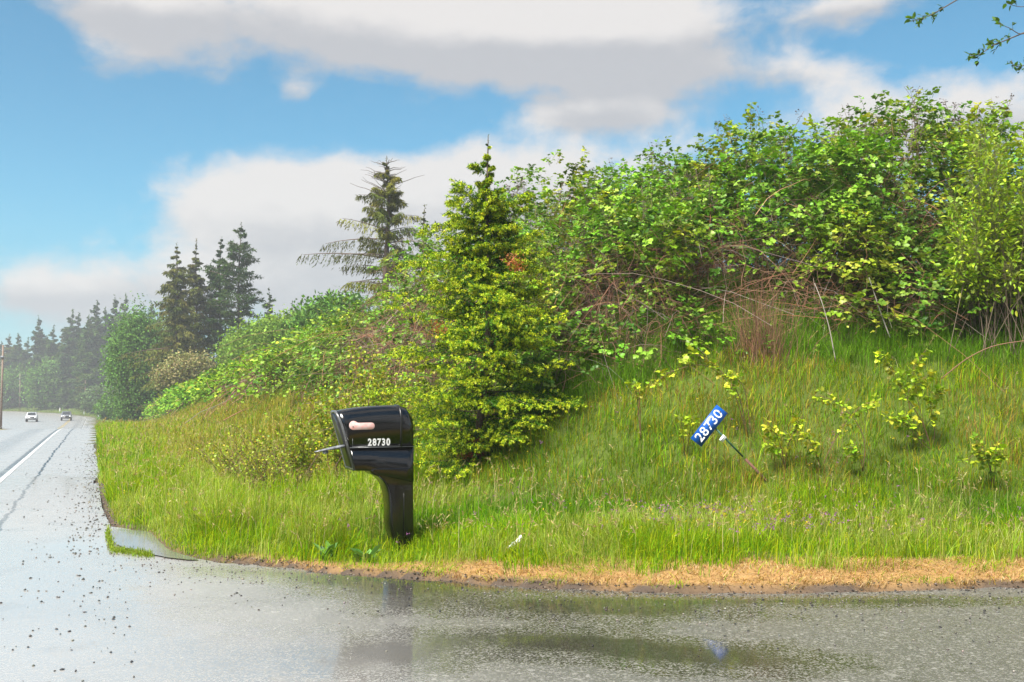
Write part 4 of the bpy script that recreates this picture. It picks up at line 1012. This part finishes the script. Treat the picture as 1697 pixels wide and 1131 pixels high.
# tree standing just right of the picture, its twigs hang into the top right corner
ft_ = np.array([5.6, 8.6, float(G(5.6, 8.6)) - .05])
tr_ = empty('overhanging_tree', ft_, 'tree outside the right edge whose leafy twigs hang into the top right corner', 'tree')
a = Acc(); u = np.linspace(0, 1, 12)
tp = np.stack([.25 * np.sin(u * 2.5), -.3 * u, u * 6.2], 1); a.add(*tube(tp, .11 * (1 - .75 * u), 9), c=(.14, .11, .09)); a.build('trunk', M_bark, tr_, True)
BR = Acc(); LV = Acc()
def twig(path, n, r0=.006, ls=.05):
    P = np.array(path); k = len(P); q = np.linspace(0, k - 1, 14); P = np.stack([np.interp(q, np.arange(k), P[:, j]) for j in range(3)], 1)
    P[1:-1] = (P[:-2] + 2 * P[1:-1] + P[2:]) / 4
    BR.add(*tube(P - ft_, np.linspace(r0, .0018, 14), 5), c=(.10, .075, .06))
    tips_ = U(.35, 1, n) ** .7 * 13; i0 = np.clip(tips_.astype(int), 0, 12)
    b = P[i0]; tg = nrm(P[i0 + 1] - P[i0]); m = n * 4
    b4 = np.repeat(b, 4, 0); off = nrm(np.repeat(nrm(tg + .9 * rnd3(n)), 4, 0)) * U(.01, .07, m)[:, None]
    D = nrm(np.repeat(tg, 4, 0) * .6 + .9 * rnd3(m) + upv * .1)
    V, f = tubes(np.stack([b4, b4 + off], 1) - ft_, np.full((m, 2), .0015), 3); BR.add(V, f, np.tile([.12, .1, .06], (len(V), 1)))
    V, f = leaves(b4 + off - ft_, D, nrm(upv + .5 * rnd3(m)), ls * U(.6, 1.15, m), .72); LV.add(V, f, np.repeat(pal([(.07, .15, .02), (.10, .20, .025), (.05, .11, .02)], m), 8, 0))
Q = lambda x, y, Y=7.6: at(x, y, Y)
lim = ft_ + tp[7]
twig([lim, at(1850, -130, 8.2), at(1700, -60, 7.8), Q(1590, -3), Q(1556, 18), Q(1535, 30), Q(1508, 36)], 13, .009)
twig([lim, at(1900, -20, 8.2), at(1790, 30, 7.9), Q(1697, 52), Q(1668, 68), Q(1640, 76), Q(1627, 92), Q(1604, 94)], 16, .009)
twig([Q(1720, 50), Q(1690, 58), Q(1672, 46), Q(1655, 40)], 4, .005)
twig([ft_ + tp[8], at(1850, 70, 8.2), Q(1760, 80), Q(1705, 108), Q(1680, 112), Q(1676, 100)], 12, .007)
twig([ft_ + tp[8], at(1850, 0, 8.0), Q(1740, 5), Q(1700, 12), Q(1682, 11), Q(1667, 4)], 2, .005)
for _ in range(46):                                   # the rest of its crown, out of the picture
    e_ = ft_ + np.array([U(-.6, 2.2), U(-1.4, 1.6), U(4.2, 7.0)]); j = int(U(5, 11)); twig([ft_ + tp[j], (ft_ + tp[j] + e_) / 2 + upv * .2, e_], 14, .014)
BR.build('branches', M_bark, tr_); LV.build('leaves', M_leaf, tr_)

# ------------------------------------------------------------------ mailbox
M_blk = None
def blackplastic():
    m, N = newmat('black_plastic')
    pos = N.n('ShaderNodeTexCoord').outputs['Object']
    st = N.n('ShaderNodeMapping', {'Vector': pos, 'Scale': (60, 60, 3)}).outputs[0]
    streak = N.smooth(N.noise(st, 1.0, 4, .6), .55, .8)
    sm = N.noise(pos, 8, 4, .6)
    base = N.mix(N.m('MULTIPLY', streak, .5), (.0022, .0022, .0026), (.010, .010, .011))
    p = N.n('ShaderNodeBsdfPrincipled', {'Base Color': base, 'Roughness': N.m('MULTIPLY_ADD', sm, .18, .10), 'Specular IOR Level': .5, 'Coat Weight': .35, 'Coat IOR': 1.7, 'Coat Roughness': .10,
          'Normal': N.n('ShaderNodeBump', {'Strength': .12, 'Distance': .004, 'Height': N.noise(pos, 30, 4, .5)}).outputs[0]})
    N.n('ShaderNodeOutputMaterial', {0: p.outputs[0]})
    return m
M_blk = blackplastic()
Ym = 9.05
mfoot = at(655, 912, Ym); mfoot[2] = 0.0
MS = Ym / F                                          # metres per picture pixel at the mailbox
mb = empty('mailbox', mfoot, 'black plastic mailbox on its own moulded post, house number 28730 on the side', 'mailbox')
mb.rotation_euler = (0, 0, math.atan2(-DX, DY))      # local x along the road's normal (door faces the road), local y away along the road
COSM = math.cos(math.radians(14.6))
mz0 = at(655, 912, Ym)[2]
def mu(px): return (px - 655) * MS / .955            # picture column -> local x on the near flank
def mzf(py): return at(655, py, Ym - .12)[2]         # picture row -> height
HW = .150                                            # half width
def rrect(hw, zb, zt, rad, n=7):
    """closed section in (y,z), rounded top corners, counter-clockwise from bottom near"""
    pts = [(-hw, zb)]
    for i in range(n + 1):
        a = math.pi - i * math.pi / 2 / n; pts.append((-hw + rad + rad * math.cos(a), zt - rad * 1.25 + rad * 1.25 * math.sin(a)))
    for i in range(n + 1):
        a = math.pi / 2 - i * math.pi / 2 / n; pts.append((hw - rad + rad * math.cos(a), zt - rad * 1.25 + rad * 1.25 * math.sin(a)))
    pts.append((hw, zb))
    return np.array(pts)
def loft(secs, caps=True):
    S = np.array(secs); k, m = S.shape[:2]; idx = np.arange(k * m).reshape(k, m)
    f = np.stack([idx[:-1], np.roll(idx[:-1], -1, 1), np.roll(idx[1:], -1, 1), idx[1:]], -1).reshape(-1, 4)
    fs = [f]
    if caps: fs += [idx[0][::-1][None], idx[-1][None]]
    return S.reshape(-1, 3), fs
ZT = lambda px: mzf(np.interp(px, [551, 560, 580, 610, 640, 655, 665, 671, 675, 677], [684, 680.5, 676.5, 673.5, 672, 672, 674, 678, 684, 690]))
slantx = lambda z: np.interp(z, [mzf(778), mzf(738), mzf(683)], [mu(583), mu(574), mu(556)])     # the front leans out at the top
def hood(px0, px1, zlow, grow=0.0, rad=.115, n=14):
    secs = []
    for px in np.linspace(px0, px1, n):
        sec = rrect(HW + grow - (.012 * max(0, (px - 664) / 12) ** 2), zlow, ZT(px) + grow, rad)
        x0 = mu(px)
        k = max(0, 1 - (px - px0) / 30.0) if px0 < 575 else 0
        xs_ = np.array([x0 + k * (slantx(z) - mu(556)) for z in sec[:, 1]])
        secs.append(np.stack([xs_, sec[:, 0], sec[:, 1]], 1))
    return loft(secs)
a = Acc(); a.add(*hood(556, 676.5, mzf(740))); a.build('body', M_blk, mb, False)
# lower tray, a hair narrower so that the seam shows
def tray():
    secs = []
    for px in np.linspace(556, 676.5, 12):
        k = max(0, 1 - (px - 556) / 30.0)
        zb = mzf(np.interp(px, [556, 610, 620, 676.5], [778, 779, 786, 800])); zt = mzf(741.2); hw = HW - .006
        sec = np.array([(-hw, zb + .012), (-hw, zt), (hw, zt), (hw, zb + .012), (hw - .012, zb), (-hw + .012, zb)])
        xs_ = np.array([mu(px) + k * (slantx(z) - mu(556)) for z in sec[:, 1]])
        secs.append(np.stack([xs_, sec[:, 0], sec[:, 1]], 1))
    return loft(secs)
a = Acc(); a.add(*tray()); a.build('lower_tray', M_blk, mb)
M_blk2 = plain('black_plastic_trim', (.012, .012, .013), .3, 0, .3, 20)
M_seam = plain('grey_trim', (.10, .105, .11), .25, 0, .3, 30)  # plain grey, lighter than the black plastic around it
# seams: thin proud lips
def box(x0, x1, y0, y1, z0, z1):
    V = np.array([[x, y, z] for x in (x0, x1) for y in (y0, y1) for z in (z0, z1)])
    return V, [np.array([[0, 1, 3, 2], [4, 6, 7, 5], [0, 4, 5, 1], [2, 3, 7, 6], [0, 2, 6, 4], [1, 5, 7, 3]])]
a = Acc(); a.add(*box(mu(575), mu(677), -HW - .0035, HW + .0035, mzf(741.2), mzf(740.2)))
a.build('seam', M_seam, mb)
a = Acc(); a.add(*hood(654.5, 657.2, mzf(740), .006, .115, 2)); a.build('rear_rim', M_blk2, mb)
# front: rim and recessed door
def frontring():
    zs = rrect(HW + .003, mzf(778), mzf(680), .115)
    o = np.stack([np.array([slantx(z) for z in zs[:, 1]]) - .012, zs[:, 0], zs[:, 1]], 1)
    o2 = o + np.array([.02, 0, 0])
    zi = rrect(HW - .014, mzf(774), mzf(684.5), .10)
    i_ = np.stack([np.array([slantx(z) for z in zi[:, 1]]) - .012, zi[:, 0], zi[:, 1]], 1); i2 = i_ + np.array([.02, 0, 0])
    m = len(o); V = np.concatenate([o, i_, i2, o2]); j = np.arange(m); jn = (j + 1) % m
    f = np.concatenate([np.stack([j + a_ * m, jn + a_ * m, jn + b_ * m, j + b_ * m], 1) for a_, b_ in ((0, 1), (1, 2), (3, 0))])
    return V, [f]
a = Acc(); a.add(*frontring()); a.build('front_rim', M_seam, mb)
a = Acc(); zi = rrect(HW - .013, mzf(773.5), mzf(685), .10)
o = np.stack([np.array([slantx(z) for z in zi[:, 1]]) - .0015, zi[:, 0], zi[:, 1]], 1); V, f = loft([o - [.008, 0, 0], o + [.004, 0, 0]]); a.add(V, f)
door = a.build('door', M_blk2, mb)
# grey pull lever on the door
M_gry = plain('grey_worn_plastic', (.20, .215, .235), .3, 0, .5, 25, (.07, .075, .085))
a = Acc(); secs = []
for u in np.linspace(0, 1, 8):
    x = mu(571) + (mu(526) - mu(571)) * u; z = mzf(738) + (mzf(747) - mzf(738)) * u
    hw = .045 * (1 - .45 * u); hh = .013 * (1 - .7 * u ** 2)
    secs.append([(x, -hw - .03, z - hh), (x, -hw - .03, z + hh * .6), (x, 0 - .03, z + hh), (x, hw - .03, z + hh * .6), (x, hw - .03, z - hh)])
a.add(*loft(secs)); a.add(*box(mu(538), mu(546), -.05, -.02, mzf(750.5), mzf(746)))
a.build('handle', M_gry, door)
# number panel frame on the flank
a = Acc(); y1 = -HW; e = .0025
fx0, fx1, fz0, fz1 = mu(580), mu(652), mzf(739), mzf(727)
a = Acc()
ax0, ax1 = mu(579), mu(653); za, zb_ = mzf(739.2), mzf(726)
a.add(*box(ax0, ax1, y1 - e, y1 + .004, za - .0, za + .0035)); a.add(*box(ax0, ax0 + .003, y1 - e, y1 + .004, za + .0035, zb_)); a.add(*box(ax1 - .003, ax1, y1 - e, y1 + .004, za + .0035, za + .014)); 
a.build('number_panel', M_seam, mb)
# flag: faded red arm with a round pivot end
def flagshape():
    out = []
    cx, cz, r = mu(580.3), mzf(704.5), .0395
    for t in np.linspace(math.radians(290), math.radians(35), 22)[::1]:
        pass
    ang = np.linspace(math.radians(265), math.radians(40), 20)
    for t in ang: out.append((cx + r * math.cos(t), cz + r * math.sin(t)))
    rx, rz_, rr_ = mu(608), mzf(705.7), .0300
    out.append((mu(588.5), mzf(700.3)))
    for t in np.linspace(math.radians(90), math.radians(-90), 12): out.append((rx + rr_ * math.cos(t), rz_ + rr_ * math.sin(t)))
    return np.array(out)
fs_ = flagshape(); m_ = len(fs_)
def plate(sh, y0, y1, chamf=.002):
    c = sh.mean(0); inn = c + (sh - c) * .97
    secs = [np.stack([sh[:, 0], np.full(m_, y1), sh[:, 1]], 1), np.stack([sh[:, 0], np.full(m_, y0 + chamf), sh[:, 1]], 1), np.stack([inn[:, 0], np.full(m_, y0), inn[:, 1]], 1)]
    return loft(secs)
M_flag = plain('faded_red_plastic', (.60, .30, .27), .35, 0, .1, 25, (.55, .42, .40))
a = Acc(); a.add(*plate(fs_, -HW - .012, -HW - .001)); fl = a.build('flag', M_flag, mb)
a = Acc(); th = np.linspace(0, 2 * math.pi, 12, endpoint=False); cx, cz = mu(579), mzf(706)
a.add(*loft([np.stack([cx + .006 * np.cos(th), np.full(12, y), cz + .006 * np.sin(th)], 1) for y in (-HW - .0115, -HW - .017)])); a.build('pivot_pin', plain('dull_metal', (.35, .33, .32), .35, .6, .3), fl)
# post
def post():
    secs = []
    for py in np.linspace(776, 918, 34):
        xl = np.interp(py, [776, 785, 788, 795, 805, 820, 840, 870, 890, 903, 918], [606, 611, 619, 628, 634, 638, 640, 641, 645, 650, 655])
        xr = np.interp(py, [776, 800, 850, 890, 897, 918], [677.6, 678.2, 679.2, 680.8, 679.5, 666])
        hw = np.interp(py, [776, 800, 918], [.145, .125, .10]); z = mzf(py) if py < 905 else mz0 - (py - 912) * .0055
        x0, x1 = mu(xl), mu(xr); r_ = min(.025, (x1 - x0) * .3)
        pts = []
        for (sx, sy, a0) in ((x1 - r_, hw - r_, 0), (x0 + r_, hw - r_, 90), (x0 + r_, -hw + r_, 180), (x1 - r_, -hw + r_, 270)):
            for t in (0, 30, 60, 90):
                aa = math.radians(a0 + t); pts.append((sx + r_ * math.cos(aa), sy + r_ * math.sin(aa), z))
        # shallow flute down the middle of the near flank
        secs.append(pts)
    return loft(secs)
a = Acc(); a.add(*post()); a.build('post', M_blk, mb, True)
a = Acc(); P = [(mu(x), -.132, mzf(y)) for x, y in ((622, 789), (631, 797), (637, 808), (641, 822), (643, 840), (644, 870), (647, 886))]
a.add(*tube(P, .0022, 5)); P = [(mu(x), -.119, mzf(y)) for x, y in ((662, 800), (662.5, 850), (663, 893))]; a.add(*tube(P, .003, 5)); a.build('post_ribs', M_blk2, mb)

def text_mesh(txt, h, name, mat, parent, loc, rot, offset=0.0, sx=1.0, space=1.0, ext=.0008, fit=False):
    cu = bpy.data.curves.new(name, 'FONT'); cu.body = txt; cu.size = 1.0; cu.offset = offset; cu.extrude = ext / h; cu.space_character = space; cu.align_x = 'CENTER'; cu.align_y = 'CENTER'
    ob = bpy.data.objects.new(name, cu); col.objects.link(ob)
    bpy.context.view_layer.update()
    dg = bpy.context.evaluated_depsgraph_get()
    me = bpy.data.meshes.new_from_object(ob.evaluated_get(dg)); bpy.data.objects.remove(ob)
    me.materials.clear(); me.materials.append(mat)
    zs = [v.co.y for v in me.vertices]; k = h / (max(zs) - min(zs))
    if fit:
        xs_ = [v.co.x for v in me.vertices]; sx = sx / ((max(xs_) - min(xs_)) * k)
    for v in me.vertices: v.co = Vector((v.co.x * k * sx, v.co.y * k, v.co.z * h))
    o = bpy.data.objects.new(name, me); col.objects.link(o); o.parent = parent; o.location = loc; o.rotation_euler = rot
    return o
M_num = plain('grey_white_sticker', (.62, .63, .62), .45, 0, .25, 40)
for ch, px in zip('28730', (606.0, 613.4, 620.6, 627.8, 635.2)):
    text_mesh(ch, .064, 'numeral', M_num, mb, (mu(px), -HW - .001, mzf(732.8)), (math.radians(90), 0, 0), .035, .82)

# ------------------------------------------------------------------ leaning address sign
Yq = 10.9
while float(G((1272 - CX) / F * Yq, Yq)) > at(1272, 797, Yq)[2] and Yq > 9.6: Yq -= .02
sb = at(1272, 797, Yq); sb[2] = float(G(sb[0], Yq))
tl_, tr2, br_, bl_ = [at(x, y, Yq) for x, y in ((1144, 727), (1187, 671), (1206, 686), (1163, 740))]
sgn = empty('address_sign', sb, 'blue address sign with white 28730, leaning left on a thin green and rusty post', 'sign')
ctr = (tl_ + tr2 + br_ + bl_) / 4
exu = nrm((tr2 - tl_) + (br_ - bl_)); eyu = nrm(np.cross(np.array([0, -1., 0]), exu)); ezu = np.cross(exu, eyu)
Wd, Hd = np.linalg.norm(tr2 - tl_), np.linalg.norm(bl_ - tl_)
Rm = np.stack([exu, eyu, ezu], 1)
from mathutils import Matrix
rotS = Matrix(Rm.tolist()).to_euler()
def sbox(w_, h_, d0, d1, cx=0, cy=0, cham=.0):
    V, f = box(-w_ / 2 + cx, w_ / 2 + cx, -h_ / 2 + cy, h_ / 2 + cy, d0, d1)
    return V @ Rm.T + (ctr - sb), f
M_blue = plain('blue_sign_sheet', (.004, .075, .36), .3, 0, .1, 15)
a = Acc(); a.add(*sbox(Wd, Hd, -.002, .002)); pnl = a.build('panel', M_blue, sgn)
M_white = plain('white_reflective', (.75, .77, .78), .4, 0, .1, 30)
text_mesh('28730', Hd * .70, 'numerals', M_white, pnl, tuple(ctr - sb + ezu * .0035), rotS, .006, Wd * .84, 1.06, fit=True)
a = Acc()
for (x, y) in ((-.155, .0), (.0, .0), (.185, .0)):
    th = np.linspace(0, 2 * math.pi, 10, endpoint=False)
    S_ = [np.stack([x + .008 * np.cos(th), y + .008 * np.sin(th), np.full(10, d)], 1) @ Rm.T + (ctr - sb) for d in (.0045, .008)]
    a.add(*loft(S_))
a.build('rivets', plain('rust_metal', (.10, .07, .06), .7, .2, .3, 60), pnl)
ptop = at(1176, 700, Yq + .015) - sb; pend = np.array([0, 0, -.12]) ; pfoot = np.array([0, .01, 0])
pm = ptop * .42; pm2 = ptop * .38
a = Acc(); a.add(*tube([ptop + (0, .012, 0), pm + (0, .008, 0)], [.011, .011], 6)); a.build('post', plain('green_steel', (.04, .13, .08), .45, .3, .4, 40, (.025, .07, .04)), sgn)
a = Acc(); a.add(*tube([pm2 + (0, .006, 0), pfoot, nrm(-ptop) * .25], [.017, .016, .012], 6)); a.build('post_foot', plain('rusty_steel', (.07, .04, .03), .8, .2, .5, 50, (.16, .07, .04), .5), sgn)
c2 = at(1198, 727, Yq); a = Acc()
V, f = box(-.034, .034, -.024, .024, -.002, .003); a.add(V @ Rm.T + (c2 - sb), f); V, f = box(-.034, .034, -.0035, .0035, .0035, .006); 
tgm = a.build('tag_plate', M_white, sgn)
a = Acc(); V, f = box(-.034, .034, -.003, .003, .0035, .0055); a.add(V @ Rm.T + (c2 - sb), f); a.build('tag_stripe', M_seam, tgm)

# litter in the grass
Yl = 8.35; q = at(852, 912, Yl); g0 = float(G(q[0], Yl))
r = empty('litter', (q[0], Yl, g0), 'crumpled white plastic wrapper lying in the grass right of the mailbox', 'litter')
a = Acc(); u = np.linspace(0, 1, 14); p0 = at(840, 921, Yl); p1 = at(864, 900, Yl + .03)
cen = p0[None] * (1 - u[:, None]) + p1[None] * u[:, None] + np.array([0, 0, .05]); cen += .004 * rnd3(14)
wv = np.array([-.3, .5, .8]); L = cen + nrm(wv) * (.016 + .006 * np.sin(u * 19))[:, None]; R = cen - nrm(wv) * (.017 + .006 * np.cos(u * 15))[:, None]; M_ = cen + np.array([0, -.012, .006]) * (1 + .8 * np.sin(u * 23))[:, None]
V = np.concatenate([L, M_, R]) - np.array([q[0], Yl, g0]); i = np.arange(13)
a.add(V, [np.stack([i, i + 14, i + 15, i + 1], 1), np.stack([i + 14, i + 28, i + 29, i + 15], 1)], (.8, .82, .82))
a.build('wrapper', plain('white_plastic_film', (.8, .83, .84), .25, 0, .3, 60), r)

# broad-leaved dock at the mailbox foot
for i, (px, Y, lab) in enumerate([(545, 8.35, 'broad-leaved dock weed left of the mailbox foot'), (610, 8.3, 'small broad-leaved weed just left of the mailbox foot')]):
    ft_ = gp(px, Y, 0)
    r = empty('dock_weed', ft_, lab, 'weed', 'broad-leaved weeds at the verge edge'); n = 16 - 5 * i
    az_ = U(0, 6.28, n); D = nrm(np.stack([np.cos(az_), np.sin(az_), U(.5, 1.6, n)], 1))
    V, f = leaves(.02 * rnd3(n) * [1, 1, 0], D, nrm(upv + .3 * rnd3(n)), U(.10, .19, n), .6); a = Acc(); a.add(V, f, np.repeat(pal([(.10, .22, .05), (.14, .27, .08)], n), 8, 0)); a.build('leaves', M_leaf, r)

# ------------------------------------------------------------------ far roadside things
M_pole = plain('weathered_pole', (.16, .10, .07), .85, 0, .4, 8, (.22, .17, .13))
def pole(px, yb, yt, Y, lab, lean=0.0, arm=True):
    X = (px - CX) / F * Y; z = float(G(X, Y)); zt = at(px, yt, Y)[2]
    r = empty('utility_pole', (X, Y, z), lab, 'utility pole', 'utility poles along the road')
    a = Acc(); a.add(*tube([(0, 0, -.3), (lean * .5, 0, (zt - z) / 2), (lean, 0, zt - z)], [.14, .12, .10], 10)); a.build('shaft', M_pole, r, True)
    if arm:
        a = Acc(); a.add(*box(lean - .9, lean + .9, -.19, -.07, zt - z - .7, zt - z - .55)); ca = a.build('crossarm', M_pole, r)
        a = Acc()
        for dx in (-.8, .1, .8):
            th = np.linspace(0, 2 * math.pi, 8, endpoint=False)
            a.add(*loft([np.stack([lean + dx + rr_ * np.cos(th), -.13 + rr_ * np.sin(th), np.full(8, zt - z - .55 + hh)], 1) for rr_, hh in ((.03, 0), (.06, .04), (.06, .12), (.03, .16))]))
        a.build('insulators', plain('insulator_glaze', (.3, .28, .26), .3), ca)
    else:
        a = Acc(); a.add(*box(-.22 + lean, .22 + lean, -.2, -.13, zt - z - 1.6, zt - z - 1.3)); a.build('pole_box', M_gry, r)
pole(4, 693, 572, 118, 'thick brown utility pole at the left edge of the picture', 0, False)
pole(35, 672, 620, clear_y(35, 240, 4), 'thin pale leaning pole in front of the misty trees at the far left', -.3, False)
pole(142, 670, 630, clear_y(142, 205, 6), 'short dark brown pole beyond the bend, above the verge grass', 0, False)
for i, (px, s_, lab) in enumerate([(101, 262, 'white roadside marker post, leftmost of the three on the outside of the bend'), (141, 222, 'white roadside marker post, middle of the three on the outside of the bend'), (165, 192, 'white roadside marker post, rightmost of the three, at the end of the verge')]):
    Y = clear_y(px, {101: 250, 141: 205, 165: 178}[px], .7)
    X = (px - CX) / F * Y; z = float(G(X, Y)); r = empty('marker_post', (X, Y, z), lab, 'marker post', 'marker posts on the bend')
    a = Acc(); a.add(*box(-.09, .09, -.03, .03, 0, 1.15)); a.add(*box(-.07, .07, -.028, .028, 1.15, 1.22)); a.build('post', M_white, r)
    a = Acc(); a.add(*box(-.06, .06, -.036, -.0305, .85, 1.05)); a.build('reflector', plain('amber_reflector', (.5, .25, .05), .3), r)

def car(px, Y, lab, c, front=True, rot=0.0):
    X = (px - CX) / F * Y; s, n = lat(X, Y); z = float(zr(s)) + .006
    r = empty('car', (X, Y, z), lab, 'car', 'cars on the far road'); r.rotation_euler = (0, 0, math.atan2(-DX, DY) + rot); r.scale = (.92, .92, .92)
    M_b = plain('car_paint', c, .25, .2, .05, 5, None, 0, .5, .6)
    M_g = plain('car_glass', (.03, .035, .04), .08, 0, .1)
    # local y = length, -y faces the camera
    prof_ = [(-2.3, .45), (-2.32, .85), (-2.15, 1.02), (-1.25, 1.12), (-.55, 1.66), (1.5, 1.72), (2.1, 1.2), (2.3, 1.05), (2.3, .45), (1.75, .38), (-1.75, .38)]
    secs = []
    for x, k in ((-.9, .93), (-.86, 1.0), (.86, 1.0), (.9, .93)):
        secs.append([(x * (1 if z_ < 1.2 else .82), y_ * k, .38 + (z_ - .38) * (1 if k == 1 else .96)) for y_, z_ in prof_])
    a = Acc(); a.add(*loft(secs)); a.build('body', M_b, r)
    a = Acc(); V = np.array([(-.66, -1.22, 1.17), (.66, -1.22, 1.17), (.58, -.62, 1.62), (-.58, -.62, 1.62)]) + [0, -.035, .012]; a.add(V, [np.array([[0, 1, 2, 3]])]); V2 = V + [0, .02, -.012]; a.add(V2, [np.array([[3, 2, 1, 0]])]); a.build('windscreen', M_g, r)
    for sx in (-1, 1):
        a = Acc(); a.add(*box(sx * .765 - .02, sx * .765 + .02, -.6, 1.6, 1.22, 1.55)); a.build('side_window', M_g, r)
        for yy_ in (-1.45, 1.45):
            th = np.linspace(0, 2 * math.pi, 18, endpoint=False)
            a = Acc(); a.add(*loft([np.stack([np.full(18, x), yy_ + .34 * np.cos(th), .34 + .34 * np.sin(th)], 1) for x in (sx * .70, sx * .915)])); wh = a.build('wheel', plain('tyre', (.02, .02, .02), .8), r)
            a = Acc(); a.add(*loft([np.stack([np.full(18, x), yy_ + .2 * np.cos(th), .34 + .2 * np.sin(th)], 1) for x in (sx * .90, sx * .93)])); a.build('rim', plain('rim_metal', (.4, .4, .42), .3, .8), wh)
        a = Acc(); a.add(*box(sx * .68 - .16, sx * .68 + .16, -2.36, -2.30, .74, .92)); a.build('headlight', plain('lamp_lens', (.8, .8, .8) if front else (.35, .03, .02), .1), r)
    a = Acc(); a.add(*box(-.45, .45, -2.35, -2.31, .70, .88)); a.build('grille', M_blk2, r)
    a = Acc(); a.add(*box(-.88, .88, -2.38, -2.28, .42, .58)); a.build('bumper', M_blk2, r)
car(55, 163, 'silver-white car on the wet road beyond the crest, left one of two', (.62, .64, .66), True)
car(112, 172, 'dark grey car on the wet road beyond the crest, right one of two', (.16, .17, .19), True)

# ------------------------------------------------------------------ haze
a = Acc(); a.add(*box(-1560, 1560, -1560, 1560, -5.5, 40))
hz_ = a.build('haze', M_white); tag(hz_, 'thin rainy haze over the far road and forest', 'haze', kind='stuff')
m, N = newmat('haze_air')
v = N.n('ShaderNodeVolumePrincipled', {'Color': (.93, .96, 1.0), 'Density': .0011, 'Anisotropy': .25})
N.n('ShaderNodeOutputMaterial', {'Volume': v.outputs[0]})
hz_.data.materials.clear(); hz_.data.materials.append(m)
